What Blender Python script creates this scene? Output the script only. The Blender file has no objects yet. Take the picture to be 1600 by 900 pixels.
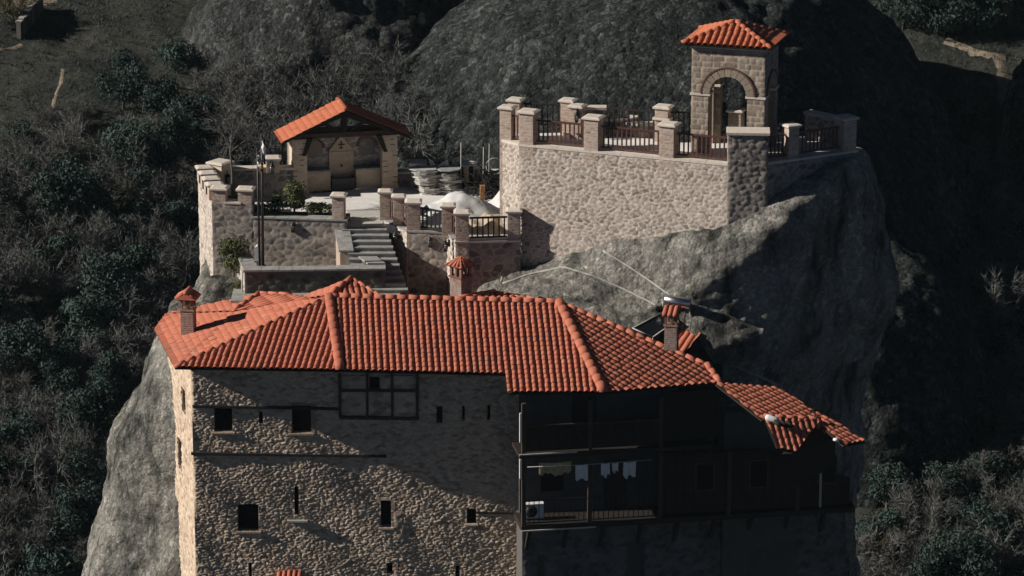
import bpy, bmesh, math, random
import numpy as np
from mathutils import Vector, Matrix, noise
from mathutils.bvhtree import BVHTree

R = math.radians
random.seed(7)
scene = bpy.context.scene
COL = scene.collection

# ------------------------------------------------------------------ camera model
PITCH = R(16.0); DIST = 150.0; FPX = 6000.0
CAM = Vector((0, -DIST * math.cos(PITCH), DIST * math.sin(PITCH)))
FW = Vector((0, math.cos(PITCH), -math.sin(PITCH)))
UP = Vector((0, math.sin(PITCH), math.cos(PITCH)))
RT = Vector((1, 0, 0))

def ray(px, py):
    return FW + RT * ((px - 800) / FPX) + UP * ((450 - py) / FPX)
def on_z(px, py, z):
    d = ray(px, py); return CAM + d * ((z - CAM.z) / d.z)
def on_y(px, py, y):
    d = ray(px, py); return CAM + d * ((y - CAM.y) / d.y)
def on_plane(px, py, p0, n):
    d = ray(px, py); return CAM + d * ((p0 - CAM).dot(n) / d.dot(n))
def proj(p):
    r = Vector(p) - CAM; w = r.dot(FW)
    return 800 + FPX * r.dot(RT) / w, 450 - FPX * r.dot(UP) / w
def az_dir(az):            # azimuth measured from the camera-facing direction towards the right
    return Vector((math.sin(R(az)), -math.cos(R(az)), 0))
def plane_az(p0, az, slope):   # plane through p0 that falls towards az
    d = az_dir(az); n = Vector((d.x * math.tan(R(slope)), d.y * math.tan(R(slope)), 1.0)).normalized()
    return p0, n
V = Vector
Z = V((0, 0, 1))

# ------------------------------------------------------------------ tagging helpers
def tag(o, label=None, cat=None, group=None, kind=None):
    if label: o['label'] = label
    if cat: o['category'] = cat
    if group: o['group'] = group
    if kind: o['kind'] = kind
    return o
def thing(name, label, cat, loc=(0, 0, 0), group=None):
    o = bpy.data.objects.new(name, None); COL.objects.link(o)
    o.location = V(loc); o.empty_display_size = .3
    return tag(o, label, cat, group)
def wloc(o):
    p = V((0, 0, 0))
    while o is not None:
        p = p + V(o.location); o = o.parent
    return p
def copy_thing(o, parent=None):
    c = o.copy(); COL.objects.link(c); c.parent = parent
    for ch in list(o.children): copy_thing(ch, c)
    return c

# ------------------------------------------------------------------ mesh builder
class MB:
    def __init__(s): s.v = []; s.f = []; s.a = []; s.m = []; s.sm = []
    def add(s, vs, fs, a=.5, m=0., smooth=False):
        k = len(s.v); s.v += [tuple(p) for p in vs]
        n = len(vs)
        s.a += list(a) if hasattr(a, '__len__') else [a] * n
        s.m += list(m) if hasattr(m, '__len__') else [m] * n
        s.f += [tuple(i + k for i in f) for f in fs]; s.sm += [smooth] * len(fs)
        return s
    def obox(s, o, ux, uy, uz, a=None, m=0.):      # box from corner o with three edge vectors
        o, ux, uy, uz = V(o), V(ux), V(uy), V(uz)
        if ux.cross(uy).dot(uz) < 0: ux, uy = uy, ux
        p = [o, o + ux, o + ux + uy, o + uy]; p += [q + uz for q in p]
        return s.add(p, [(3, 2, 1, 0), (4, 5, 6, 7), (0, 1, 5, 4), (1, 2, 6, 5), (2, 3, 7, 6), (3, 0, 4, 7)],
                     random.random() if a is None else a, m)
    def box(s, c, sx, sy, sz, ex=V((1, 0, 0)), a=None, m=0.):   # c = centre of the base
        ey = V((-ex.y, ex.x, 0)); c = V(c)
        return s.obox(c - ex * sx / 2 - ey * sy / 2, ex * sx, ey * sy, Z * sz, a, m)
    def frustum(s, c, r0, r1, h, ex=V((1, 0, 0)), a=None):      # square frustum; r = (half x, half y)
        ey = V((-ex.y, ex.x, 0)); c = V(c); p = []
        for r, z in ((r0, 0), (r1, h)):
            for sx, sy in ((-1, -1), (1, -1), (1, 1), (-1, 1)):
                p.append(c + ex * sx * r[0] + ey * sy * r[1] + Z * z)
        return s.add(p, [(3, 2, 1, 0), (4, 5, 6, 7), (0, 1, 5, 4), (1, 2, 6, 5), (2, 3, 7, 6), (3, 0, 4, 7)],
                     random.random() if a is None else a)
    def prism(s, poly, dv, a=None, m=0.):          # polygon (3D points) swept by dv
        n = len(poly); dv = V(dv); poly = [V(p) for p in poly]
        nr = V((0, 0, 0))
        for i in range(n): nr += poly[i].cross(poly[(i + 1) % n])
        if nr.dot(dv) < 0: poly = poly[::-1]
        p = poly + [q + dv for q in poly]
        fs = [tuple(range(n - 1, -1, -1)), tuple(range(n, 2 * n))]
        fs += [(i, (i + 1) % n, n + (i + 1) % n, n + i) for i in range(n)]
        return s.add(p, fs, random.random() if a is None else a, m)
    def tube(s, pts, rs, n=6, cap=True, a=.5, smooth=True):
        pts = [V(p) for p in pts]
        if not hasattr(rs, '__len__'): rs = [rs] * len(pts)
        vs = []; fs = []
        for i, p in enumerate(pts):
            t = (pts[min(i + 1, len(pts) - 1)] - pts[max(i - 1, 0)])
            t = t.normalized() if t.length > 1e-9 else V((0, 0, 1))
            x = t.orthogonal().normalized() if abs(t.z) > .95 else t.cross(Z).normalized()
            y = t.cross(x)
            for k in range(n):
                q = 2 * math.pi * k / n
                vs.append(p + (x * math.cos(q) + y * math.sin(q)) * rs[i])
        for i in range(len(pts) - 1):
            for k in range(n):
                fs.append((i * n + k, i * n + (k + 1) % n, (i + 1) * n + (k + 1) % n, (i + 1) * n + k))
        if cap and n > 2:
            fs.append(tuple(range(n - 1, -1, -1))); b = (len(pts) - 1) * n
            fs.append(tuple(range(b, b + n)))
        return s.add(vs, fs, a, 0., smooth)
    def lathe(s, c, prof, n=10, ax=Z, a=.5, smooth=True):
        c = V(c); ax = V(ax).normalized()
        x = ax.orthogonal().normalized(); y = ax.cross(x); vs = []; fs = []
        for r, h in prof:
            for k in range(n):
                q = 2 * math.pi * k / n
                vs.append(c + ax * h + (x * math.cos(q) + y * math.sin(q)) * max(r, 1e-3))
        for i in range(len(prof) - 1):
            for k in range(n):
                fs.append((i * n + k, i * n + (k + 1) % n, (i + 1) * n + (k + 1) % n, (i + 1) * n + k))
        fs.append(tuple(range(n - 1, -1, -1))); b = (len(prof) - 1) * n; fs.append(tuple(range(b, b + n)))
        return s.add(vs, fs, a, 0., smooth)
    def build(s, name, mat, parent=None, origin=None):
        off = wloc(parent) if parent is not None else V((0, 0, 0))
        me = bpy.data.meshes.new(name)
        arr = np.array(s.v, dtype=np.float64).reshape(-1, 3)
        base = V(origin) if origin is not None else off
        arr = arr - np.array(base)
        me.from_pydata(arr.tolist(), [], s.f)
        me.attributes.new('stone', 'FLOAT', 'POINT').data.foreach_set('value', np.array(s.a, dtype=np.float32))
        me.attributes.new('mort', 'FLOAT', 'POINT').data.foreach_set('value', np.array(s.m, dtype=np.float32))
        me.polygons.foreach_set('use_smooth', np.array(s.sm, dtype=bool))
        me.materials.append(mat); me.update()
        o = bpy.data.objects.new(name, me); COL.objects.link(o)
        if parent is not None: o.parent = parent
        o.location = base - off
        return o

# ------------------------------------------------------------------ rubble masonry (real relief)
def hsh(i, j, k):
    x = np.sin(i * 127.1 + j * 311.7 + k * 74.7) * 43758.5453
    return x - np.floor(x)
def rubble(u, v, cw, ch, seed, jit=.8):
    a = u / cw; b = v / ch
    j0 = np.floor(b); f1 = np.full(a.shape, 9.); f2 = np.full(a.shape, 9.); idr = np.zeros(a.shape)
    for dj in (-1, 0, 1):
        row = j0 + dj; off = np.mod(row, 2) * .5
        i0 = np.floor(a - off)
        for di in (-1, 0, 1):
            i = i0 + di
            cx = i + off + .5 + (hsh(i, row, seed) - .5) * jit
            cy = row + .5 + (hsh(i, row, seed + 1) - .5) * jit
            w = .75 + .5 * hsh(i, row, seed + 3)
            d = np.sqrt((a - cx) ** 2 + (b - cy) ** 2) * w
            new = d < f1
            f2 = np.where(new, f1, np.minimum(f2, d)); idr = np.where(new, hsh(i, row, seed + 2), idr)
            f1 = np.where(new, d, f1)
    e = np.clip((f2 - f1) / .4, 0, 1)
    return e * e * (3 - 2 * e), idr
def sst(a, b, x):
    t = np.clip((x - a) / (b - a), 0, 1); return t * t * (3 - 2 * t)
def coursed(u, v, cw, ch, seed):        # squared blocks in level courses
    row = np.floor(v / ch); fv = v / ch - row
    off = hsh(row, row * 0 + 3, seed)
    a = u / cw + off + .25 * np.sin(u / cw * 2.1 + row * 3.7); i = np.floor(a); fu = a - i
    e = np.minimum(np.minimum(fu, 1 - fu) * cw, np.minimum(fv, 1 - fv) * ch) / .05
    e = np.clip(e, 0, 1)
    return e * e * (3 - 2 * e), hsh(i, row, seed + 5)

def sheet(mb, p0, u, v, W, H, nrm, step=.06, cw=.36, ch=.24, amp=.05, seed=1, holes=(), mort_w=.5, pat='rubble', bulge=0., keep=None, jit=.62):
    """masonry face: p0 lower-left corner, u/v unit directions, displaced along nrm"""
    p0, u, v, nrm = V(p0), V(u), V(v), V(nrm).normalized()
    nu = max(2, int(round(W / step)) + 1); nv = max(2, int(round(H / step)) + 1)
    U, Vv = np.meshgrid(np.linspace(0, W, nu), np.linspace(0, H, nv))
    if pat == 'rubble':
        wu = U + .05 * np.sin(Vv * 7.3 + seed) + .03 * np.sin(Vv * 17 + U * 5); wv = Vv + .03 * np.sin(U * 5.1 + seed) + .02 * np.sin(U * 13.)
        e, idr = rubble(wu + seed * 3.3, wv + seed * 1.7, cw, ch, seed, jit)
    else:
        e, idr = coursed(U + seed * 3.3, Vv + .01 * np.sin(U * 3), cw, ch, seed)
    hgt = e * (.45 + .55 * idr) * amp
    hgt += amp * .22 * (np.sin(U * 31 + 3 * np.sin(Vv * 23)) * np.sin(Vv * 37 + 2 * np.sin(U * 19)))
    if bulge: hgt += bulge * (np.sin(U * .9 + seed) * np.sin(Vv * 1.3 + 2 + .4 * U) * .6 + .4 * np.sin(U * 2.3 + Vv * 1.9))
    edge = np.minimum(np.minimum(U, W - U), np.minimum(Vv, H - Vv)); hgt = hgt * np.clip(edge / .06, 0, 1)
    P = (np.array(p0)[None, None] + U[..., None] * np.array(u) + Vv[..., None] * np.array(v) + hgt[..., None] * np.array(nrm)).reshape(-1, 3)
    fl = u.cross(v).dot(nrm) < 0
    I, J = np.meshgrid(np.arange(nu - 1), np.arange(nv - 1)); I = I.ravel(); J = J.ravel()
    cu = (I + .5) * W / (nu - 1); cv = (J + .5) * H / (nv - 1)
    ok = np.ones(I.shape, bool)
    for (a0, a1, b0, b1) in holes: ok &= ~((cu > a0) & (cu < a1) & (cv > b0) & (cv < b1))
    if keep is not None: ok &= keep(cu, cv)
    I = I[ok]; J = J[ok]; k = J * nu + I
    F = np.stack([k, k + 1, k + nu + 1, k + nu], 1)
    if fl: F = F[:, ::-1]
    mort = 1 - np.clip(e / mort_w, 0, 1)
    mb.add(P.tolist(), F.tolist(), idr.ravel().tolist(), mort.ravel().tolist(), True)

def stone_block(mb, c, sx, sy, h, ex=V((1, 0, 0)), top=True, **kw):
    """free standing masonry block, base centre c"""
    ey = V((-ex.y, ex.x, 0)); c = V(c); sd = kw.pop('seed', 1)
    sheet(mb, c - ex * sx / 2 - ey * sy / 2, ex, Z, sx, h, -ey, seed=sd, **kw)
    sheet(mb, c + ex * sx / 2 - ey * sy / 2, ey, Z, sy, h, ex, seed=sd + 1.3, **kw)
    sheet(mb, c + ex * sx / 2 + ey * sy / 2, -ex, Z, sx, h, ey, seed=sd + 2.1, **kw)
    sheet(mb, c - ex * sx / 2 + ey * sy / 2, -ey, Z, sy, h, -ex, seed=sd + 3.7, **kw)
    if top:
        p = [c - ex * sx / 2 - ey * sy / 2, c + ex * sx / 2 - ey * sy / 2, c + ex * sx / 2 + ey * sy / 2, c - ex * sx / 2 + ey * sy / 2]
        mb.add([q + Z * h for q in p], [(0, 1, 2, 3)], .5, .5)

# ------------------------------------------------------------------ materials
def new_mat(name, rough=.85, spec=.25):
    m = bpy.data.materials.new(name); m.use_nodes = True
    nt = m.node_tree; b = nt.nodes['Principled BSDF']
    b.inputs['Roughness'].default_value = rough
    b.inputs['Specular IOR Level'].default_value = spec
    return m, nt, b
def N(nt, t, **kw):
    n = nt.nodes.new(t)
    for k, v in kw.items():
        if k in n.inputs: n.inputs[k].default_value = v
        else: setattr(n, k, v)
    return n
def L(nt, a, b): nt.links.new(a, b)
def ramp(nt, fac, stops):
    r = nt.nodes.new('ShaderNodeValToRGB'); e = r.color_ramp.elements
    while len(e) < len(stops): e.new(.5)
    for i, (p, c) in enumerate(stops):
        e[i].position = p; e[i].color = (*c, 1)
    L(nt, fac, r.inputs['Fac']); return r.outputs['Color']
def mixc(nt, fac, a, b, mode='MIX'):
    m = nt.nodes.new('ShaderNodeMix'); m.data_type = 'RGBA'; m.blend_type = mode
    for s, x in ((0, fac), (6, a), (7, b)):
        if hasattr(x, 'is_output'): L(nt, x, m.inputs[s])
        elif isinstance(x, (int, float)): m.inputs[s].default_value = x
        else: m.inputs[s].default_value = (*x, 1)
    return m.outputs[2]
def coords(nt, scale=(1, 1, 1), glob=False):
    mp = N(nt, 'ShaderNodeMapping'); mp.inputs['Scale'].default_value = scale
    if glob:
        g = N(nt, 'ShaderNodeNewGeometry'); L(nt, g.outputs['Position'], mp.inputs['Vector'])
    else:
        t = N(nt, 'ShaderNodeTexCoord'); L(nt, t.outputs['Object'], mp.inputs['Vector'])
    return mp.outputs['Vector']
def noise_n(nt, vec, scale, detail=6, rough=.6):
    n = N(nt, 'ShaderNodeTexNoise', Scale=scale, Detail=detail, Roughness=rough)
    L(nt, vec, n.inputs['Vector']); return n.outputs['Fac']
def bump(nt, b, h, strength=.5, dist=.05):
    n = N(nt, 'ShaderNodeBump', Strength=strength, Distance=dist)
    L(nt, h, n.inputs['Height']); L(nt, n.outputs['Normal'], b.inputs['Normal'])
def mathn(nt, op, a, b):
    n = N(nt, 'ShaderNodeMath', operation=op)
    for i, x in enumerate((a, b)):
        if hasattr(x, 'is_output'): L(nt, x, n.inputs[i])
        else: n.inputs[i].default_value = x
    return n.outputs[0]
def attr(nt, name):
    n = N(nt, 'ShaderNodeAttribute', attribute_name=name); return n.outputs['Fac']

def stone_mat(name, cols, mortar, stain=(.05, .045, .04), stain_amt=.35, bs=.5):
    m, nt, b = new_mat(name, .9, .15)
    v = coords(nt, glob=True)
    st = ramp(nt, attr(nt, 'stone'), [(i / (len(cols) - 1), c) for i, c in enumerate(cols)])
    n1 = noise_n(nt, v, 9., 8, .7)
    st = mixc(nt, .55, st, ramp(nt, n1, [(.3, (.35, .35, .35)), (.7, (.75, .75, .75))]), 'OVERLAY')
    c = mixc(nt, attr(nt, 'mort'), st, mortar)
    n2 = noise_n(nt, v, .9, 5, .65)
    f = ramp(nt, n2, [(.48, (0, 0, 0)), (.72, (stain_amt,) * 3)])
    c = mixc(nt, f, c, stain)
    L(nt, c, b.inputs['Base Color'])
    bump(nt, b, noise_n(nt, v, 22., 8, .7), bs, .04)
    return m
def plain_mat(name, col, rough=.8, var=.25, scale=3., bs=.15, spec=.25, metal=0.):
    m, nt, b = new_mat(name, rough, spec)
    v = coords(nt, glob=True)
    n = noise_n(nt, v, scale, 7, .65)
    lo = tuple(x * (1 - var) for x in col); hi = tuple(min(1, x * (1 + var)) for x in col)
    c = ramp(nt, n, [(.3, lo), (.7, hi)])
    L(nt, c, b.inputs['Base Color']); b.inputs['Metallic'].default_value = metal
    bump(nt, b, noise_n(nt, v, scale * 6, 6, .7), bs, .02)
    return m
M = {}
M['wall_old'] = stone_mat('old_rubble', [(.25, .18, .125), (.46, .345, .25), (.54, .42, .31), (.62, .50, .385)], (.47, .365, .275), stain_amt=.2)
M['wall_pale'] = stone_mat('pale_rubble', [(.19, .15, .125), (.36, .295, .245), (.45, .385, .325), (.27, .225, .19), (.50, .435, .375)], (.66, .59, .515), stain=(.2, .16, .13), stain_amt=.3)
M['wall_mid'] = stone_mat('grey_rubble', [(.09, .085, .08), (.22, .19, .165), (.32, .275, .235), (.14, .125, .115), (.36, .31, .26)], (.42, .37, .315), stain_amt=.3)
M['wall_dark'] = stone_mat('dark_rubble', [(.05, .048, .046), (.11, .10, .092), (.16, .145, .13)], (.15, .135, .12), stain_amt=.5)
M['brick'] = stone_mat('pinkish_brick', [(.20, .11, .085), (.40, .30, .24), (.46, .37, .30), (.30, .19, .15), (.5, .41, .34)], (.48, .41, .34), stain_amt=.15)
M['brick_red'] = stone_mat('chimney_brick', [(.13, .06, .045), (.24, .14, .105), (.19, .10, .08), (.30, .22, .17)], (.34, .29, .25), stain_amt=.3)
M['ashlar'] = stone_mat('ashlar', [(.20, .155, .12), (.30, .245, .19), (.25, .20, .155), (.35, .29, .235)], (.46, .39, .32), stain_amt=.2)
M['sand_stone'] = stone_mat('dressed_sandstone', [(.48, .37, .265), (.56, .45, .33), (.52, .41, .30)], (.60, .49, .38), stain_amt=.2)
M['cap'] = plain_mat('pale_cap_stone', (.60, .53, .455), .85, .15, 5, .2)
M['slate'] = plain_mat('grey_slate', (.30, .295, .275), .7, .3, 4, .3)
M['pave'] = plain_mat('pale_paving', (.72, .69, .65), .9, .14, 1.6, .3)
M['cement'] = plain_mat('cement', (.42, .40, .37), .9, .2, 2, .3)
M['gravel'] = plain_mat('pale_gravel', (.50, .475, .435), .95, .4, 30, .9)
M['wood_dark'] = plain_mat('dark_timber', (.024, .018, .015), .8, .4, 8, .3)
M['wood_beam'] = plain_mat('brown_timber', (.07, .045, .03), .8, .4, 8, .3)
M['rail'] = plain_mat('red_brown_rail_paint', (.088, .038, .03), .5, .3, 8, .1, .4)
M['iron'] = plain_mat('black_iron', (.012, .012, .013), .5, .3, 8, .1, .5)
M['void'] = plain_mat('unlit_interior', (.012, .011, .010), .95, .3, 2, .0, .05)  # near-black colour stands in for the darkness inside the openings
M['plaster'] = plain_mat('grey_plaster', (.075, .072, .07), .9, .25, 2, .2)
M['white'] = plain_mat('white_cloth', (.72, .70, .66), .9, .08, 4, .1)
M['whitepaint'] = plain_mat('white_paint', (.7, .69, .66), .6, .08, 4, .05)
M['yellow'] = plain_mat('yellow_cloth', (.48, .38, .20), .9, .3, 6, .1)
M['blue'] = plain_mat('dark_blue_cloth', (.012, .018, .035), .9, .3, 6, .1)
M['tarp'] = plain_mat('pale_tarp', (.56, .56, .545), .8, .12, 3, .4)
M['sand'] = plain_mat('building_sand', (.40, .33, .25), .95, .25, 8, .6)
M['steel'] = plain_mat('galvanised_steel', (.62, .62, .62), .28, .1, 4, .05, .5, 1.)
M['panel'] = plain_mat('solar_glass', (.012, .014, .018), .18, .3, 2, .0, .6)
M['soil'] = plain_mat('planter_soil', (.05, .038, .028), .95, .4, 9, .7)
M['pot'] = plain_mat('dark_glazed_clay', (.035, .036, .04), .35, .3, 6, .1, .5)
M['hose'] = plain_mat('grey_hose', (.30, .31, .32), .6, .2, 6, .05)
M['timber_new'] = plain_mat('fresh_timber', (.42, .22, .10), .8, .25, 8, .2)
M['cable'] = plain_mat('pale_cable', (.5, .5, .48), .5, .1, 8, .0)

def glass_mat():
    m, nt, b = new_mat('lantern_glass', .12, .5)
    b.inputs['Base Color'].default_value = (.35, .34, .31, 1); b.inputs['Transmission Weight'].default_value = .5
    return m
M['glass'] = glass_mat()

def tile_mat(name, base, dark, lite):
    m, nt, b = new_mat(name, .75, .3)
    v = coords(nt, glob=True)
    c = ramp(nt, attr(nt, 'stone'), [(0, dark), (.25, base), (.8, base), (1, lite)])
    n = noise_n(nt, v, 2.2, 7, .7)
    c = mixc(nt, .45, c, ramp(nt, n, [(.32, (.36, .36, .37)), (.68, (.62, .60, .58))]), 'OVERLAY')
    f = ramp(nt, noise_n(nt, v, .55, 5, .6), [(.55, (0, 0, 0)), (.78, (.45,) * 3)])
    c = mixc(nt, f, c, (.20, .10, .075))
    L(nt, c, b.inputs['Base Color'])
    bump(nt, b, noise_n(nt, v, 26, 6, .7), .25, .02)
    return m
M['tile'] = tile_mat('terracotta_tile', (.43, .137, .08), (.31, .088, .052), (.52, .205, .135))
M['tile_new'] = tile_mat('orange_terracotta_tile', (.42, .125, .06), (.33, .085, .042), (.48, .17, .095))

def rock_mat(name, pale, mid, dark, bias=.5, s1=3.2, s2=8., bs=1.0, jit=.6, peb=.35, wid=.1, big=.2):
    m, nt, b = new_mat(name, .95, .1)
    v = coords(nt, glob=True)
    n1 = noise_n(nt, v, big, 8, .62)
    n2 = noise_n(nt, coords(nt, (1, 1, .22), True), 1.0, 7, .7)
    mixf = mathn(nt, 'ADD', mathn(nt, 'MULTIPLY', n1, .5), mathn(nt, 'MULTIPLY', n2, .5))
    c = ramp(nt, mixf, [(bias - wid, dark), (bias, mid), (bias + wid, pale)])
    hs = None; nw = N(nt, 'ShaderNodeTexNoise', Scale=1.7, Detail=4.); L(nt, v, nw.inputs['Vector'])
    vw = N(nt, 'ShaderNodeMix', data_type='VECTOR'); vw.inputs[0].default_value = .14; L(nt, v, vw.inputs[4]); L(nt, nw.outputs['Color'], vw.inputs[5])
    for sc, w in ((s1, 1.), (s2, .5)):
        vo = N(nt, 'ShaderNodeTexVoronoi', Scale=sc); L(nt, vw.outputs[1], vo.inputs['Vector'])
        sep = N(nt, 'ShaderNodeSeparateColor'); L(nt, vo.outputs['Color'], sep.inputs[0])
        g = ramp(nt, sep.outputs[0], [(0, (.25,) * 3), (.72, (.5,) * 3), (.86, (.62,) * 3), (1, (.92,) * 3)])
        c = mixc(nt, jit, c, g, 'OVERLAY')
        dm = mathn(nt, 'MULTIPLY', mathn(nt, 'MULTIPLY', mathn(nt, 'SUBTRACT', 1., vo.outputs['Distance']), sep.outputs[1]), peb * w)
        hs = dm if hs is None else mathn(nt, 'ADD', hs, dm)
    n3 = noise_n(nt, v, 6., 9, .75)
    c = mixc(nt, .6, c, ramp(nt, n3, [(.3, (.28,) * 3), (.7, (.72,) * 3)]), 'OVERLAY')
    L(nt, c, b.inputs['Base Color'])
    bump(nt, b, mathn(nt, 'ADD', noise_n(nt, v, 2.0, 10, .7), hs), bs, .35)
    return m
M['rock'] = rock_mat('conglomerate_rock', (.36, .34, .30), (.215, .207, .182), (.045, .047, .043), .482, 4.5, 11, 1.1, .45, .3, .075, .34)
M['rock_dark'] = rock_mat('lichen_rock', (.125, .13, .123), (.054, .060, .057), (.022, .025, .025), .55, 3.0, 7.5, 1.0, .9, .7, .16)
M['rock_grey'] = rock_mat('weathered_cliff', (.16, .157, .145), (.066, .069, .066), (.026, .029, .029), .53, 3.2, 8., 1.0, .8, .7, .14)

def ground_mat():
    m, nt, b = new_mat('scrub_ground', .98, .05)
    v = coords(nt, glob=True)
    n = noise_n(nt, v, .16, 8, .65)
    c = ramp(nt, n, [(.36, (.030, .036, .033)), (.5, (.062, .066, .057)), (.66, (.098, .096, .080))])
    c = mixc(nt, .8, c, ramp(nt, noise_n(nt, v, 2.6, 9, .75), [(.3, (.25,) * 3), (.7, (.75,) * 3)]), 'OVERLAY')
    L(nt, c, b.inputs['Base Color'])
    bump(nt, b, noise_n(nt, v, 1.8, 10, .75), 1., .5)
    return m
M['ground'] = ground_mat()
M['path'] = plain_mat('trodden_path', (.24, .195, .14), .95, .35, 2, .5)
M['ledge'] = plain_mat('pale_ledge', (.36, .345, .31), .95, .2, 4, .5)
def leaf_mat(name, dark, mid, lite, rough=.7):
    m, nt, b = new_mat(name, rough, .2)
    oi = N(nt, 'ShaderNodeObjectInfo')
    c = ramp(nt, attr(nt, 'stone'), [(0, dark), (.55, mid), (1, lite)])
    hs = N(nt, 'ShaderNodeHueSaturation'); L(nt, c, hs.inputs['Color'])
    val = mathn(nt, 'ADD', mathn(nt, 'MULTIPLY', oi.outputs['Random'], .5), .75); L(nt, val, hs.inputs['Value'])
    L(nt, hs.outputs[0], b.inputs['Base Color'])
    return m
M['leaf'] = leaf_mat('evergreen_leaf', (.014, .030, .025), (.029, .052, .042), (.050, .075, .060))
M['leaf_olive'] = leaf_mat('olive_leaf', (.04, .05, .018), (.085, .095, .035), (.14, .145, .06))
M['leaf_fresh'] = leaf_mat('garden_leaf', (.02, .032, .012), (.05, .07, .022), (.10, .115, .04))
M['twig'] = leaf_mat('bare_twig', (.06, .062, .059), (.122, .121, .113), (.19, .186, .173), .9)
M['bark'] = plain_mat('grey_bark', (.11, .103, .092), .95, .35, 5, .5)
M['straw'] = leaf_mat('dry_straw', (.10, .09, .055), (.2, .18, .115), (.3, .275, .19), .9)
M['grass'] = leaf_mat('dry_scrub', (.028, .032, .026), (.062, .063, .050), (.115, .11, .085), .95)
# ------------------------------------------------------------------ tiled roofs
def pl3(a, b, c):
    n = (b - a).cross(c - a).normalized()
    return a, (n if n.z > 0 else -n)
def pl_az(p, q, az):       # plane through the line pq that falls towards az
    d = az_dir(az); e = q - p; s = d.x * e.x + d.y * e.y; m = -e.z / s
    return p, V((d.x * m, d.y * m, 1)).normalized()
XS = [-.5, -.39, -.365, -.32, -.23, -.08, .08, .23, .32, .365, .39]
def tile_facet(name, polys, pl, mat, parent, tw=.25, tl=.295, amp=.085, phase=0., deck=True, lab=None, down=None, lift0=.028):
    p0, n = pl; n = V(n)
    dn = (V((0, 0, -1)) + n * n.z)
    dn = dn.normalized() if down is None else (V(down) - n * V(down).dot(n)).normalized()
    u = dn.cross(n).normalized(); up = -dn
    o = V(polys[0][0])
    bms = []
    rr = random.Random(hash(name) % 999 + len(polys) + int(abs(o.x) * 10))
    for poly in polys:
        P2 = [((V(q) - o).dot(u), (V(q) - o).dot(up)) for q in poly]
        s0 = min(p[0] for p in P2) - tw; s1 = max(p[0] for p in P2) + tw
        t0 = min(p[1] for p in P2) - tl; t1 = max(p[1] for p in P2) + tl
        c0 = math.floor((s0 - phase) / tw); c1 = math.ceil((s1 - phase) / tw)
        r0 = math.floor(t0 / tl); r1 = math.ceil(t1 / tl)
        vs = []; fs = []; at = []; sm = []
        for r in range(r0, r1):
            for c in range(c0, c1):
                rng = random.Random(c * 7919 + r * 104729 + 5)
                tone = min(1, max(0, rng.gauss(.5, .17))); jz = abs(rng.gauss(0, .006)) + .006; ja = rng.gauss(0, .012)
                k = len(vs); prof = []
                xs = XS + [.5]
                for x in xs:
                    h = amp * math.sqrt(max(0, 1 - (x / .37) ** 2)) if abs(x) < .37 else 0.
                    prof.append(h)
                for tt, lift in ((r * tl - .03, lift0 + jz), ((r + 1) * tl, .0 + jz)):
                    for x, h in zip(xs, prof):
                        s = phase + (c + .5 + x) * tw + ja * (1 if lift > .005 else -1) * .5
                        vs.append(o + u * s + up * (tt + .012 * rng.random() * (lift > .005)) + n * (h * (1.0 if lift < .005 else 1.05) + lift))
                        at.append(tone)
                m_ = len(xs)
                for i in range(m_ - 1):
                    fs.append((k + i, k + i + 1, k + m_ + i + 1, k + m_ + i)); sm.append(True)
                # thickness at the lower end
                kk = len(vs)
                for x, h in zip(xs, prof):
                    s = phase + (c + .5 + x) * tw
                    vs.append(o + u * s + up * (r * tl - .03) + n * (max(0, h - .02) * .9)); at.append(tone)
                for i in range(m_ - 1):
                    fs.append((kk + i, kk + i + 1, k + i + 1, k + i)); sm.append(False)
        me = bpy.data.meshes.new('t'); me.from_pydata([tuple(v) for v in vs], [], fs)
        me.attributes.new('stone', 'FLOAT', 'POINT').data.foreach_set('value', np.array(at, dtype=np.float32))
        me.polygons.foreach_set('use_smooth', np.array(sm, bool))
        bm = bmesh.new(); bm.from_mesh(me); bpy.data.meshes.remove(me)
        cx = sum(p[0] for p in P2) / len(P2); cy = sum(p[1] for p in P2) / len(P2)
        for i in range(len(P2)):
            a = P2[i]; b = P2[(i + 1) % len(P2)]
            ex, ey = b[0] - a[0], b[1] - a[1]
            nx, ny = ey, -ex
            if (cx - a[0]) * nx + (cy - a[1]) * ny > 0: nx, ny = -nx, -ny
            no = (u * nx + up * ny).normalized()
            bmesh.ops.bisect_plane(bm, geom=bm.verts[:] + bm.edges[:] + bm.faces[:], plane_co=o + u * a[0] + up * a[1], plane_no=no, clear_outer=True)
        bms.append(bm)
    me = bpy.data.meshes.new(name)
    bm = bms[0]
    for other in bms[1:]:
        t = bpy.data.meshes.new('t'); other.to_mesh(t); bm.from_mesh(t); bpy.data.meshes.remove(t); other.free()
    off = wloc(parent)
    bmesh.ops.translate(bm, verts=bm.verts, vec=-off)
    bm.to_mesh(me); bm.free(); me.materials.append(mat)
    ob = bpy.data.objects.new(name, me); COL.objects.link(ob); ob.parent = parent
    if deck:
        d = MB()
        for poly in polys:
            d.prism([V(q) - n * .02 for q in poly], -n * .06)
        d.build('roof_boards', M['wood_dark'], ob)
    return ob

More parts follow.
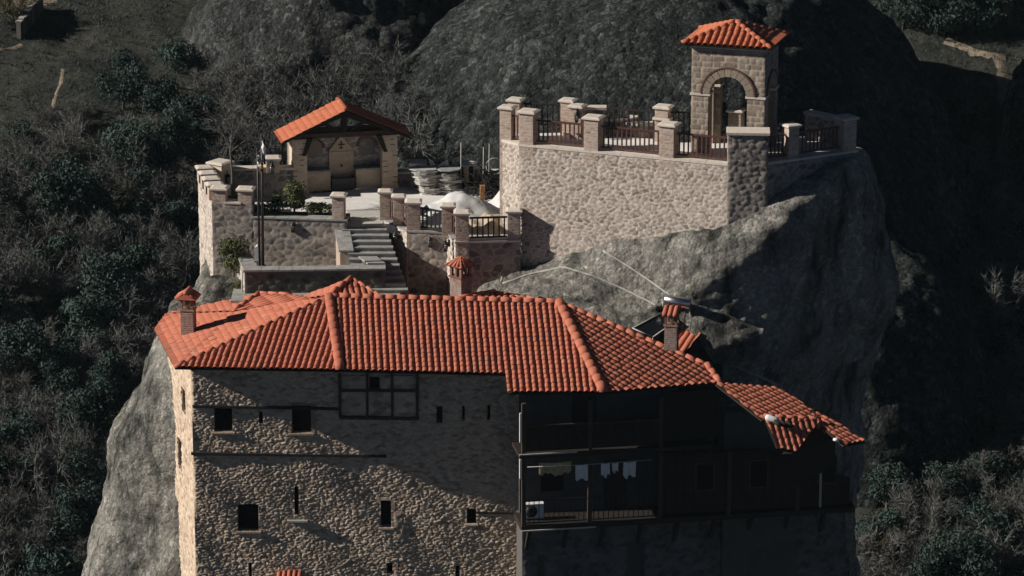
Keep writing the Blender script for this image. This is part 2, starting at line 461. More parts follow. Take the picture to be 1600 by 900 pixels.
def ridge_caps(mb, p, q, r=.17, ln=.46, lift=.05):
    p, q = V(p), V(q); d = q - p; k = max(1, int(round(d.length / ln))); d = d / k
    t = d.normalized(); x = t.cross(Z).normalized(); y = x.cross(t)
    for i in range(k):
        a = p + d * (i - .06); b = p + d * (i + 1.02); tone = min(1, max(0, random.gauss(.55, .2)))
        vs = []; n = 9
        for c, rr, hh in ((a, r * .98, lift + .018), (b, r * .88, lift)):
            for j in range(n):
                g = math.pi * j / (n - 1)
                vs.append(c + x * math.cos(g) * rr + y * (math.sin(g) * rr * .85 + hh))
        fs = [(j, j + 1, n + j + 1, n + j) for j in range(n - 1)]
        fs += [tuple(range(n - 1, -1, -1)), tuple(range(n, 2 * n))]
        mb.add(vs, fs, tone, 0., True)

# ------------------------------------------------------------------ main building geometry
R1 = on_y(514, 465, 4.3)
F2 = plane_az(R1, 4, 21)
R2 = on_plane(873, 474, *F2); E2 = on_plane(531, 579, *F2); E3 = on_plane(790, 585, *F2)
E4 = on_plane(790, 614, *F2); E5 = on_plane(943, 614, *F2)
F1 = pl_az(R1, E2, -10)
E1 = on_plane(273, 575, *F1)
E0 = on_z(241, 515, E1.z)
F0 = pl3(E1, E0, R1)
G0 = on_plane(258, 491, *F0); H0 = on_plane(365, 488, *F0); K0 = on_plane(455, 471, *F0)
F3 = pl_az(R2, E5, 19)
E6 = on_plane(1124, 599, *F3); T6 = on_plane(1104, 572, *F3)
# vertical cut through facet 2 under the step in the eave, along the tile columns
dn2 = (V((0, 0, -1)) + F2[1] * F2[1].z).normalized()
def _ridge_at(pt):
    u = R2 - R1; best = None
    u2 = dn2.cross(F2[1]).normalized()
    s = (pt - R1).dot(u2) / u.dot(u2)
    return R1 + u * s
M3 = _ridge_at(E3); 
E4 = E3 + dn2 * ((E4 - E3).dot(dn2))

bld = thing('monastery_building', 'big old rubble stone monastery building under a wide hipped terracotta roof, filling the lower half', 'building', (-6, 5, -16))
tile_facet('roof_slope', [[R1, M3, E3, E2], [M3, R2, E5, E4]], F2, M['tile'], bld)
tile_facet('roof_slope', [[R1, E2, E1]], F1, M['tile'], bld)
tile_facet('roof_slope', [[E1, E0, G0, H0], [E1, H0, K0, R1]], F0, M['tile'], bld, amp=.02, lift0=.008)
tile_facet('roof_slope', [[R2, E5, E6, T6]], F3, M['tile'], bld, phase=.1, down=az_dir(50))
# hidden back slopes close the roof volume
BK = MB()
Rb1 = R1 + V((.5, 3.6, -1.5)); Rb2 = R2 + V((1.0, 3.0, -1.6)); T6b = T6 + V((.4, .9, -.5))
BK.prism([R1 - Z * .05, R2 - Z * .05, Rb2, Rb1], V((0, 0, -.12)), .5)
BK.prism([R2 - Z * .05, T6 - Z * .05, T6b, Rb2], V((0, 0, -.12)), .5)
BK.build('roof_slope', M['tile'], bld)
def ridges(root, mat, *ls):
    for l in ls:
        rc = MB(); ridge_caps(rc, *l); rc.build('ridge_tiles', mat, root)
ridges(bld, M['tile'], (R1, R2), (R1, E1, .12, .46, .03), (R1, E2, .2, .46, .06), (R2, E5, .21, .46, .06), (R2, T6, .14, .46, .03), (T6, E6 + (E6 - T6) * .08, .15, .46, .06))
# rear roof with peak, small left rear roof and low peak on the right
PK = on_y(549, 436, 5.6); PA = on_y(598, 467, 4.5); PB = R1 + V((.05, .15, .03)); PC = on_y(452, 472, 6.2)
f = pl3(PK, PA, PB); tile_facet('roof_slope', [[PK, PA, PB]], f, M['tile'], bld, amp=.05, tl=.6)
f = pl3(PK, PB, PC); tile_facet('roof_slope', [[PK, PB, PC]], f, M['tile'], bld, amp=.05)
SG = on_y(405, 460, 7.0); SA = on_y(508, 466, 5.2); SB = on_y(455, 463, 7.2)
f = pl3(G0, SG, H0); tile_facet('roof_slope', [[G0, SG, H0]], f, M['tile'], bld, amp=.05)
f = pl3(SG, H0, SA); SB = on_plane(455, 462, *f); tile_facet('roof_slope', [[SG, SB, SA, H0]], f, M['tile'], bld, amp=.05, tl=.7)
QA = on_y(718, 467, 4.6); QP = on_y(772, 458, 5.4); QB = on_y(842, 470, 4.4)
f = pl3(QA, QP, QB); tile_facet('roof_slope', [[QA, QP, QB]], f, M['tile'], bld, amp=.05)
ridges(bld, M['tile'], (PK, PB, .13), (SG, H0, .12), (PK, PA, .08), (SG, SB, .1), (QP, QA, .13), (QP, QB, .08))

# ---- front wall
ZB = -16.0
WA = V((on_y(299, 600, 1.85).x, 1.85, 0)); WC = V((on_y(820, 640, 1.63).x, 1.63, 0))
wu = (WC - WA).normalized(); wn = V((wu.y, -wu.x, 0)); WW = (WC - WA).length
ZT = -3.12
def wall_uv(px, py):
    p = on_plane(px, py, WA, wn); return (p - WA).dot(wu), p.z - ZB
OPEN = [(333, 634, 364, 674), (455, 634, 487, 676), (404, 642, 411, 662), (681, 634, 692, 661), (721, 633, 727, 655), (761, 633, 767, 655),
        (371, 788, 405, 829), (459, 760, 467, 804), (594, 782, 612, 823), (729, 795, 744, 817), (388, 878, 394, 902), (604, 878, 614, 896), (711, 884, 719, 908), (576, 588, 594, 608)]
holes = []
for (a, b, c, d) in OPEN:
    u0, v1 = wall_uv(a, b); u1, v0 = wall_uv(c, d); holes.append((u0, u1, v0, v1))
w = MB()
sheet(w, WA + Z * ZB, wu, Z, WW, ZT - ZB, wn, step=.036, cw=.24, ch=.105, amp=.042, seed=4, holes=holes, bulge=.065, mort_w=.4, jit=.78)
core = [WA - wn * .42 + wu * .1, WC - wn * .42 + wu * .3, WC - wn * 5 + wu * .3, WA - wn * 5.5 - wu * .8]
w.prism([p + Z * ZB for p in core], Z * (ZT - .5 - ZB), .4)
w.build('front_wall', M['wall_old'], bld)
# side wall, turned so that its lit face shows
WL = on_y(263, 600, 7.0); WL = V((WL.x, WL.y, 0)); lu = (WL - WA).normalized(); ln = V((-lu.y, lu.x, 0))
if ln.x > 0: ln = -ln
sw = MB()
lh = []
def lwall_uv(px, py):
    p = on_plane(px, py, WA, ln); return (p - WA).dot(lu), p.z - ZB
for (a, b, c, d) in [(285, 612, 290, 640), (279, 692, 284, 727), (274, 782, 279, 845)]:
    ua, v1 = lwall_uv(c, b); ub, v0 = lwall_uv(a, d); lh.append((min(ua, ub), max(ua, ub), v0, v1))
sheet(sw, WA + Z * ZB, lu, Z, (WL - WA).length, ZT - .42 - ZB, ln, step=.045, cw=.28, ch=.16, amp=.035, seed=9, holes=lh)
sw.obox(WA + lu * .1 - ln * .4 + Z * ZB, lu * ((WL - WA).length - .1), -ln * .4, Z * (ZT - .45 - ZB))
sw.build('side_wall', M['wall_old'], bld)

def opening(h, org, u, n, frame=True, depth=.3, slit=False):
    u0, u1, v0, v1 = h; o = org + Z * ZB
    P = lambda a, b, d: o + u * a + Z * b - n * d
    g = .03
    r = MB()
    r.obox(P(u0 - .14, v0 - .12, depth), u * .16, -n * -(depth - .02), Z * (v1 - v0 + .24))
    r.obox(P(u1 - .02, v0 - .12, depth), u * .16, n * (depth - .02), Z * (v1 - v0 + .24))
    r.obox(P(u0 - .02, v0 - .12, depth), u * (u1 - u0 + .04), n * (depth - .02), Z * .12)
    r.obox(P(u0 - .02, v1, depth), u * (u1 - u0 + .04), n * (depth - .02), Z * .12)
    wdw = r.build('window', M['wall_old'], bld)
    d = MB(); d.obox(P(u0 - .1, v0 - .1, depth + .04), u * (u1 - u0 + .2), n * .035, Z * (v1 - v0 + .2)); d.build('pane', M['void'], wdw)
    if frame and not slit:
        fr = MB(); t = .045; dd = depth - .02
        fr.obox(P(u0, v0, dd), u * t, n * .05, Z * (v1 - v0)); fr.obox(P(u1 - t, v0, dd), u * t, n * .05, Z * (v1 - v0))
        fr.obox(P(u0 + t, v0, dd), u * (u1 - u0 - 2 * t), n * .05, Z * t); fr.obox(P(u0 + t, v1 - t, dd), u * (u1 - u0 - 2 * t), n * .05, Z * t)
        if u1 - u0 > .6: fr.obox(P((u0 + u1) / 2 - .02, v0 + t, dd), u * .04, n * .04, Z * (v1 - v0 - 2 * t))
        fr.build('frame', M['wood_dark'], wdw)
        s = MB(); s.obox(P(u0 - .08, v0 - .09, .05), u * (u1 - u0 + .16), n * .14, Z * .07); s.build('sill', M['wall_old'], wdw)
for h in holes: opening(h, WA, wu, wn, slit=(h[1] - h[0] < .3))
for h in lh: opening(h, WA, lu, ln, slit=True)
# stone courses / timbers that stand proud of the wall
def strip(px0, py0, px1, py1, hgt, proud, mat, name):
    a = on_plane(px0, py0, WA, wn); b = on_plane(px1, py1, WA, wn)
    m_ = MB(); m_.obox(a - wn * .04 - Z * hgt / 2, b - a, wn * (proud + .04), Z * hgt); m_.build(name, mat, bld)
strip(301, 634, 531, 638, .10, .12, M['wood_dark'], 'timber_beam')
strip(299, 708, 604, 712, .10, .12, M['wood_dark'], 'timber_beam')
strip(744, 800, 812, 801, .08, .11, M['wood_dark'], 'timber_beam')
strip(449, 813, 481, 813, .07, .2, M['slate'], 'slab_sill')
for x in (531, 574, 613, 652): strip(x - 2, 617, x + 2, 617, 1.8, .13, M['wood_beam'], 'timber_post')
strip(533, 609, 652, 609, .11, .14, M['wood_beam'], 'timber_beam'); strip(530, 651, 654, 653, .12, .15, M['wood_beam'], 'timber_beam')
pn = MB()
for (x0, y0, x1, y1) in ((534, 607, 573, 586), (595, 607, 650, 586), (534, 648, 650, 611)):
    q0 = on_plane(x0, y0, WA, wn); q1 = on_plane(x1, y0, WA, wn); sheet(pn, q0 + wn * .07, wu, Z, (q1 - q0).length, (y0 - y1) / 38., wn, step=.05, cw=.4, ch=.22, amp=.03, seed=x0 % 7)
pn.build('infill_panel', M['wall_old'], bld)
# dressed strip of redder stone, low on the wall
a = on_plane(616, 905, WA, wn); qs = MB(); sheet(qs, a + wn * .045, wu, Z, .42, 2.9, wn, step=.05, cw=.4, ch=.15, amp=.03, seed=12); qs.build('quoin_strip', M['brick'], bld)
# small tiled hood at the bottom edge
hd = MB()
for i in range(5):
    p = on_plane(437 + i * 8, 902, WA, wn); hd.tube([p + wn * .02 + Z * (.30 - .03 * abs(i - 2)), p + wn * .45 + Z * .08], [.09, .11], 8, True, random.random())
p = on_plane(437, 902, WA, wn); hd.obox(p - wn * .02 - Z * .3, wu * .85, wn * .4, Z * .34, .2)
hd.build('tiled_hood', M['tile'], bld)

# ---- gallery side (right of the stone wall, all in shade)
B0 = on_y(815, 823, -1.25); ZF = B0.z; B1 = on_z(1336, 792, ZF); ZU = on_y(815, 711, -1.25).z
gu = (B1 - B0); gu.z = 0; GL = gu.length; gu.normalize(); gn = V((gu.y, -gu.x, 0))
def gal(s, d, z): return V((B0.x, B0.y, 0)) + gu * s - gn * d + Z * z
UPL = 7.6            # length of the upper gallery
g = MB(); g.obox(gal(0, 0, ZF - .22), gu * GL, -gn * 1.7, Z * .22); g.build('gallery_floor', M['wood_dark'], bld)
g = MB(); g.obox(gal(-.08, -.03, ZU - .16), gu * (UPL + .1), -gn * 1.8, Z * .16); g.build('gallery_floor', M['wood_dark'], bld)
g = MB(); g.obox(gal(-.02, -.03, ZF - .20), gu * 3.0, gn * .05, Z * .05, .5); g.build('edge_trim', M['cap'], bld)
g = MB(); g.obox(gal(-.1, -.06, ZU + .005), gu * 2.3, gn * .05, Z * .05, .5); g.build('edge_trim', M['cap'], bld)
for s in (.1, 2.75, 5.6, 8.4, 11.2):
    top = min(ZT - .75, E6.z - .35) if s < UPL else ZF + 2.6
    g = MB(); g.obox(gal(s - .08, .04, ZF), gu * .16, -gn * .16, Z * (top - ZF)); g.build('post', M['wood_beam'], bld)
for z_, h_ in ((ZU + .5, 1.2), (ZU - 1.0, .8)):
    g = MB(); g.obox(gal(-.07, .03, z_), gu * .06, -gn * .1, Z * h_, .5); g.build('lit_post_edge', M['whitepaint'], bld)  # white strip stands in for the sunlit left edge of the post
# lower railing with separate bars
g = MB(); g.obox(gal(.15, .06, ZF + 1.0), gu * 5.4, -gn * .05, Z * .05); g.build('handrail', M['iron'], bld)
g = MB(); g.obox(gal(.15, .06, ZF + .08), gu * 5.4, -gn * .05, Z * .04); g.build('bottom_rail', M['iron'], bld)
for i in range(27):
    g = MB(); g.obox(gal(.3 + i * .2, .07, ZF + .12), gu * .028, -gn * .028, Z * .88); g.build('railing_bar', M['iron'], bld)
g = MB(); g.obox(gal(.15, .06, ZU + .1), gu * 5.4, -gn * .05, Z * 1.0)
for i in range(14): g.obox(gal(.3 + i * .38, .03, ZU + .1), gu * .05, -gn * .03, Z * 1.0)
g.build('parapet_boards', M['wood_dark'], bld)
g = MB(); g.obox(gal(.1, .03, ZU + 1.1), gu * 5.6, -gn * .1, Z * .06); g.build('handrail', M['wood_beam'], bld)
# closed boarded front beyond the open bays
g = MB(); g.prism([gal(5.7, .12, ZF + .1), gal(GL - .2, .12, ZF + .1), gal(GL - .2, .12, ZF + 1.2), gal(9.6, .12, ZF + 2.6), gal(5.7, .12, ZF + 2.6)], -gn * .1)
for i in range(19): s_ = 5.8 + i * .4; g.obox(gal(s_, .09, ZF + .1), gu * .06, -gn * .03, Z * (2.45 if s_ < 9.6 else max(.9, 2.4 - (s_ - 9.6) * .36)))
g.build('boarded_front', M['wood_dark'], bld)
for s in (7.0, 9.2, 12.0):
    g = MB(); g.obox(gal(s, .07, ZF + 1.0), gu * .8, -gn * .06, Z * 1.2); wd = g.build('window', M['wood_beam'], bld)
    g = MB(); g.obox(gal(s + .07, .06, ZF + 1.07), gu * .66, -gn * .03, Z * 1.06); g.build('pane', M['void'], wd)
g = MB(); g.obox(gal(5.7, .4, ZU + .1), gu * 2.3, -gn * .1, Z * (E6.z - .4 - ZU)); g.build('boarded_front', M['wood_dark'], bld)
# rendered back wall of the galleries with door and window
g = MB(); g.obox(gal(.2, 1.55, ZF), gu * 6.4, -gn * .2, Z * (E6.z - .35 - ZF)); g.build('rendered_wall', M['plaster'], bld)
g = MB(); g.obox(gal(1.0, 1.50, ZF + .85), gu * 1.0, -gn * .04, Z * 1.15); wd = g.build('window', M['wood_beam'], bld)
g = MB(); g.obox(gal(1.06, 1.48, ZF + .9), gu * .88, -gn * .02, Z * 1.04); g.build('pane', M['void'], wd)
g = MB(); g.obox(gal(3.6, 1.50, ZF + .02), gu * .95, -gn * .04, Z * 2.0); g.build('door', M['wood_dark'], bld)
g = MB(); g.obox(gal(2.3, 1.50, ZU + .02), gu * .95, -gn * .04, Z * 2.0); g.build('door', M['wood_dark'], bld)
# brackets under the lower gallery and the stone base below
for i in range(9):
    s = .3 + i * 1.5
    g = MB(); g.prism([gal(s, .15, ZF - .23), gal(s, .95, ZF - 1.35), gal(s, 1.1, ZF - 1.35), gal(s, .4, ZF - .23)], gu * .15); g.build('bracket', M['wood_dark'], bld)
GB = V((WC.x, WC.y, 0)) 
g = MB(); gh = [(.55, .8, 0.5, 4.2), (4.3, 5.0, 0.2, 3.8)]
sheet(g, gal(.2, 1.0, ZB), gu, Z, GL - .3, ZF - .2 - ZB, gn, step=.1, cw=.35, ch=.2, amp=.05, seed=21, holes=[(.55, .85, 1.0, ZF - ZB - 1.6), (4.3, 5.0, 1.0, ZF - ZB - 1.3)])
g.obox(gal(.3, 1.3, ZB), gu * (GL - .5), -gn * 3.2, Z * (ZF - .3 - ZB))
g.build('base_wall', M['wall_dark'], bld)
g = MB(); g.tube([gal(12.1, -.05, ZF + .1), gal(12.1, -.05, ZF + 2.6)], .05, 8); g.build('drain_pipe', M['cement'], bld)

# ---- chimneys
def chimney(px, py, y, w, h, cap, mat, ex=V((1, 0, 0)), d=None, anchor=None):
    p = on_y(px, py, y) if anchor is None else anchor
    ey = V((-ex.y, ex.x, 0)); d = d or w; b = p - Z * .4; H = h + .4
    s = MB(); stone_block(s, b, w, d, H, ex, step=.045, cw=.24, ch=.085, amp=.015, pat='coursed', seed=px % 17)
    ch = s.build('chimney', mat, bld)
    t = b + Z * H; c = MB()
    c.box(t, w * 1.14, d * 1.14, .07, ex); c.build('chimney_collar', mat, ch)
    t = t + Z * .07
    lg = MB(); hh = .38
    for sx in (-1, 0, 1):
        for sy in (-1, 1):
            lg.box(t + ex * sx * w * .42 + ey * sy * d * .40, w * .17, d * .2, hh, ex)
    lg.box(t, w * .2, d * .2, hh, ex, .1)
    lg.build('vent_piers', mat, ch)
    t = t + Z * hh; lid = MB(); lid.box(t, w * 1.25, d * 1.25, .05, ex); lid.build('cap_slab', M['wood_dark'], ch)
    r = MB(); t = t + Z * .05
    if cap == 'hip':
        a = w * .70; q = d * .70; k = .34
        r.frustum(t, (a, q), (.04, .04), k, ex, .45)
        for sx, sy in ((-1, -1), (1, -1), (1, 1), (-1, 1)): ridge_caps(r, t + ex * sx * a + ey * sy * q, t + Z * k, .055, .2, .0)
        for i in (-.5, 0, .5):
            r.tube([t + ex * a * i - ey * q + Z * .02, t + ex * a * i * .15 - ey * q * .15 + Z * k * .86], [.07, .05], 7, True, random.random())
            r.tube([t + ey * q * i + ex * a + Z * .02, t + ey * q * i * .15 + ex * a * .15 + Z * k * .86], [.07, .05], 7, True, random.random())
            r.tube([t + ey * q * i - ex * a + Z * .02, t + ey * q * i * .15 - ex * a * .15 + Z * k * .86], [.07, .05], 7, True, random.random())
    elif cap == 'gable':
        a = w * .80; q = d * .78; k = .27
        r.prism([t - ex * a - ey * q, t + ex * a - ey * q, t - ey * q + Z * k], ey * 2 * q, .4)
        for i in range(4):
            yy = -q + (i + .5) * q / 2
            r.tube([t - ex * a * 1.05 + ey * yy + Z * .02, t + ey * yy + Z * (k + .02)], [.09, .08], 7, True, random.random())
            r.tube([t + ex * a * 1.05 + ey * yy + Z * .02, t + ey * yy + Z * (k + .02)], [.09, .08], 7, True, random.random())
        r.tube([t - ey * q + Z * (k + .03), t + ey * q + Z * (k + .03)], .1, 8, True, .5)
    else:
        for i in range(3):
            x = (i - 1) * w * .42
            r.tube([t + ex * x - ey * d * .9 + Z * .03, t + ex * x + Z * .22, t + ex * x + ey * d * .9 + Z * .12], [.12, .11, .1], 8, True, random.random())
    r.build('chimney_cap', M['tile'], ch)
    return ch
a1 = on_plane(295, 519, *F0)
chimney(295, 519, 0, .52, .95, 'gable', M['brick_red'], az_dir(80), .5, anchor=a1)
a2 = on_plane(1049, 546, *F3); chimney(1050, 546, 0, .5, 1.02, 'pan', M['brick_red'], V((math.cos(R(12)), -math.sin(R(12)), 0)), .5, anchor=a2)
a3 = on_y(720, 470, 5.2); chimney(720, 470, 0, .62, 1.02, 'hip', M['brick_red'], V((math.cos(R(42)), -math.sin(R(42)), 0)), .62, anchor=a3)
# the tall shaft of the rear chimney continues down behind the ridge
s = MB(); stone_block(s, a3 - Z * 2.5, .62, .62, 2.2, V((math.cos(R(42)), -math.sin(R(42)), 0)), step=.1); s.build('chimney_base', M['brick_red'], bld)

# ------------------------------------------------------------------ annexe on the right
anx = thing('annexe_building', 'low shaded annexe with a steep terracotta roof and small gabled dormer at the right end', 'building', (11, 3, -16))
AP = on_y(1190, 601, .8); FA = plane_az(AP, 50, 13)
pA = [on_plane(x, y, *FA) for x, y in ((1118, 600), (1212, 607), (1353, 690), (1318, 695), (1245, 712), (1222, 702))]
pA1 = [on_plane(x, y, *FA) for x, y in ((1118, 600), (1212, 607), (1290, 653), (1283, 665), (1190, 656))]
pA2 = [on_plane(x, y, *FA) for x, y in ((1290, 653), (1353, 690), (1318, 696), (1283, 665))]
tile_facet('roof_slope', [pA1, pA2], FA, M['tile'], anx, tl=.34, tw=.25)
DA = on_plane(1194, 655, *FA) + Z * .06; DB = on_plane(1282, 664, *FA) + Z * .2
dl = DB - DA; nd_ = dl.cross(V((-.64, -.77, -.48))).normalized(); FD = (DA, nd_ if nd_.z > 0 else -nd_)
DC = on_plane(1243, 707, *FD); DD = on_plane(1214, 700, *FD)
tile_facet('roof_slope', [[DA, DB, DC, DD]], FD, M['tile'], anx, tl=.34)
FE = pl_az(DA, DB, 128); DE = DB + V((.75, .1, -.75))
tile_facet('roof_slope', [[DA, DB, DE]], pl3(DA, DB, DE), M['tile'], anx, tl=.5)
rc = MB(); ridge_caps(rc, DA, DB, .1); rc.build('ridge_tiles', M['tile'], anx)
gb = MB(); gd = (DB - DA); gd.z = 0; gd.normalize()
gb.prism([DB - Z * .08 - gd * .15, DC - Z * .05 - gd * .15, DC - Z * 1.6 - gd * .15, DE - Z * 1.1 - gd * .15, DE - Z * .05 - gd * .15], -gd * .4); gb.build('gable_wall', M['wood_dark'], anx)
cx = MB(); q = DB + Z * .05 - gd * .25; cx.obox(q, gu * .04, gn * .04, Z * .55); cx.obox(q + Z * .34 - gu * .16, gu * .36, gn * .04, Z * .045); cx.build('roof_cross', M['iron'], anx)
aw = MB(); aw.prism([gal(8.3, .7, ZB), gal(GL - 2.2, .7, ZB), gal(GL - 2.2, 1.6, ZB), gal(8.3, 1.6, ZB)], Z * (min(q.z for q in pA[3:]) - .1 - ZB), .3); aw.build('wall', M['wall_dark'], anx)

# small gabled shed behind the chimney
shed = thing('roof_shed', 'small dark gabled shed with a short terracotta slope, behind the chimney beside the solar heater', 'shed', (7.5, 5, -4))
SA_ = on_y(1060, 519, 4.6); SB_ = on_y(1097, 523, 4.1); FSd = pl_az(SA_, SB_, -30) if abs(SB_.z - SA_.z) > .02 else plane_az(SA_, -30, 30)
FSd = plane_az(SB_, -35, 32); SA_ = on_plane(1060, 518, *FSd); SC_ = on_plane(1068, 553, *FSd); SD_ = on_plane(1045, 545, *FSd)
tile_facet('roof_slope', [[SA_, SB_, SC_, SD_]], FSd, M['tile'], shed, tl=.5, tw=.3)
SE_ = SB_ + V((.95, .15, -.62)); SF_ = SA_ + V((.95, .35, -.62))
tile_facet('roof_slope', [[SA_, SB_, SE_, SF_]], pl3(SA_, SB_, SE_), M['tile'], shed, tl=.5, tw=.3)
sb = MB(); bk = SA_ - SB_; bk.z = 0; bk.normalize()
sb.prism([SB_ - Z * .06 + bk * .1, SC_ - Z * .02 + bk * .1, SC_ - Z * 2 + bk * .1, SE_ - Z * 1.7 + bk * .1, SE_ - Z * .04 + bk * .1], bk * .8); sb.build('wall', M['wood_dark'], shed)
# ------------------------------------------------------------------ terraces: walls, pillars, railings
def flat(p): return V((p.x, p.y, 0))
def at(p, z): return V((p.x, p.y, z))
def wall(root, a, b, z0, z1, th, mat, cop=M['cap'], cop_h=.1, cop_o=.06, front=True, back=False, step=.06, cw=.36, ch=.25, amp=.028, seed=1, pat='rubble', name='wall', ends=True):
    """wall body a->b (plan), outer (camera-side) face on the line a-b, thickness th behind it"""
    a, b = flat(a), flat(b); u = (b - a).normalized(); n = V((u.y, -u.x, 0)); W = (b - a).length
    m_ = MB(); H = z1 - z0
    sheet(m_, at(a, z0), u, Z, W, H, n, step=step, cw=cw, ch=ch, amp=amp, seed=seed, pat=pat)
    if back: sheet(m_, at(b, z0) - n * th, -u, Z, W, H, -n, step=step * 1.5, cw=cw, ch=ch, amp=amp, seed=seed + 2, pat=pat)
    if ends:
        sheet(m_, at(a, z0) - n * th, n, Z, th, H, -u, step=step, cw=cw, ch=ch, amp=amp * .6, seed=seed + 5, pat=pat)
        sheet(m_, at(b, z0), -n, Z, th, H, u, step=step, cw=cw, ch=ch, amp=amp * .6, seed=seed + 6, pat=pat)
    m_.obox(at(a, z0) - n * .02 + u * .02, u * (W - .04), -n * (th - .04), Z * (H - .01), .5, .4)
    w_ = m_.build(name, mat, root)
    if cop is not None:
        c = MB(); x = 0.
        while x < W - .01:
            l = min(random.uniform(.55, .95), W - x)
            if W - x - l < .3: l = W - x
            c.obox(at(a, z1) + u * (x - (cop_o if x == 0 else 0)) + n * cop_o, u * (l - .012 + (cop_o if x == 0 else 0) + (cop_o if x + l > W - .01 else 0)), -n * (th + 2 * cop_o), Z * (cop_h + random.uniform(-.008, .008)))
            x += l
        c.build('coping', cop, root)
    return w_
def pillar(root, p, w, z0, z1, ex, mat=None, cap=True, d=None, seed=None, ch=.085, cw=.26, pat='coursed', double=False):
    mat = mat or M['brick']; d = d or w; ex = V((ex.x, ex.y, 0)).normalized()
    m_ = MB(); stone_block(m_, at(p, z0), w, d, z1 - z0 - .12, ex, step=.05, cw=cw, ch=ch, amp=.016, pat=pat, seed=(p.x * 3.1 + p.y) % 23 if seed is None else seed)
    o = m_.build('pillar', mat, root)
    if cap:
        c = MB(); q = at(p, z1 - .12)
        c.frustum(q, (w / 2 + .02, d / 2 + .02), (w / 2 + .08, d / 2 + .08), .05, ex)
        c.frustum(q + Z * .05, (w / 2 + .085, d / 2 + .085), (w / 2 + .085, d / 2 + .085), .06, ex)
        c.frustum(q + Z * .11, (w / 2 + .08, d / 2 + .08), (w / 2 - .02, d / 2 - .02), .04, ex)
        if double:
            c.frustum(q - Z * .42, (w / 2 + .09, d / 2 + .09), (w / 2 + .09, d / 2 + .09), .08, ex)
        c.build('pillar_cap', M['cap'], o)
    return o
def railing(a, b, z, h, label, mat=None, sp=.19, t=.055, group='railings between the brick pillars', z2=None):
    mat = mat or M['rail']; a, b = at(a, z), at(b, z if z2 is None else z2); d = b - a; W = d.length; u = d.normalized(); n = V((u.y, -u.x, 0)).normalized()
    r = thing('baluster_railing', label, 'railing', a, group)
    m_ = MB(); m_.obox(a + Z * (h - .07) - n * .05, u * W, n * .10, Z * .07); m_.build('top_rail', mat, r)
    m_ = MB(); m_.obox(a + Z * .08 - n * .04, u * W, n * .08, Z * .07); m_.build('bottom_rail', mat, r)
    k = max(3, int(round(W / sp))); first = None
    for i in range(k):
        p = a + u * (W * (i + .5) / k)
        if first is None:
            m_ = MB(); m_.obox(p - u * t / 2 - n * t / 2 + Z * .15, u * t, n * t, Z * (h - .22)); first = m_.build('baluster', mat, r, origin=p)
        else:
            c = first.copy(); COL.objects.link(c); c.parent = r; c.location = p - a
    return r
LANT = {}
def lantern(p, facing, label):
    """wall lantern: p is the wall point behind it"""
    fz = V((facing.x, facing.y, 0)).normalized()
    r = thing('wall_lantern', label, 'lantern', p, 'black wall lanterns on the terraces')
    c = fz * .2; k = 1.0
    if not LANT:
        q = V((0, 0, 0)); ex = V((1, 0, 0)); f0 = V((0, -1, 0)); c0 = f0 * .2
        m_ = MB(); m_.box(f0 * .015 + Z * .02, .11 * k, .03, .3 * k); m_.tube([f0 * .02 + Z * .28, f0 * .1 + Z * .42, c0 + Z * .40], .018, 6)
        m_.frustum(c0 - Z * .16, (.03, .03), (.075, .075), .05, a=.5)
        m_.lathe(c0 + Z * .17, [(.125, 0), (.11, .03), (.05, .10), (.018, .14), (.024, .165), (.0, .2)], 8)
        for i in range(6):
            g = math.pi * 2 * i / 6; dr = V((math.cos(g), math.sin(g), 0))
            m_.tube([c0 + dr * .06 - Z * .12, c0 + dr * .105 + Z * .18], .012, 4)
        LANT['frame'] = m_
        m_ = MB(); m_.lathe(c0 - Z * .12, [(.055, 0), (.095, .29)], 8); LANT['glass'] = m_
        LANT['o'] = None
    rot = math.atan2(fz.x, -fz.y)
    if LANT['o'] is None:
        LANT['frame'].build('lantern_frame', M['iron'], None); a_ = bpy.context.scene.collection.objects[-1]
        a_.parent = r; LANT['glass'].build('lantern_glass', M['glass'], None); b_ = bpy.context.scene.collection.objects[-1]
        b_.parent = r; LANT['o'] = (a_, b_)
    else:
        for o in LANT['o']:
            c2 = o.copy(); COL.objects.link(c2); c2.parent = r
    r.rotation_euler = (0, 0, rot)
    return r

# ============================================================ upper terrace
ZUP = 3.5; CZ = ZUP + 1.37
T1 = on_z(826, 223, ZUP); T2 = on_z(1142, 253, ZUP)
tu = flat(T2 - T1).normalized(); tn = V((tu.y, -tu.x, 0))
up = thing('upper_terrace_wall', 'tall pale rubble retaining wall carrying the upper terrace with the belfry', 'retaining wall', at(T1, -3))
o_ = tn * .3
A_ = flat(T1) - tu * .30 + o_; Bf = flat(T2) + o_
wall(up, A_, Bf, -4.2, ZUP - .10, .7, M['wall_pale'], M['cap'], .10, .03, cw=.30, ch=.165, amp=.028, seed=3, step=.05)
# left flank
T0 = on_z(793, 166, CZ); T00 = on_z(806, 156, CZ)
fl_b = A_; fl_a = flat(T0) + V((-.28, -.1, 0))
wall(up, fl_a, fl_b, -4.2, ZUP - .10, .6, M['wall_pale'], M['cap'], .10, .03, cw=.28, ch=.18, amp=.03, seed=31, step=.05)
capz = CZ
P1 = flat(T1); pill = {}
pillar(up, P1, .62, ZUP - .55, capz, tu)
pillar(up, flat(T0), .5, -1.2, capz, tu); pillar(up, flat(T00), .5, ZUP - .6, capz + .05, tu)
P2 = flat(on_z(927, 182, capz)); P2 = P1 + tu * (P2 - P1).dot(tu); pillar(up, P2, .62, ZUP - .55, capz, tu)
P3 = flat(on_z(1037, 198, capz)); P3 = P1 + tu * (P3 - P1).dot(tu); pillar(up, P3, .62, ZUP - .55, capz, tu)
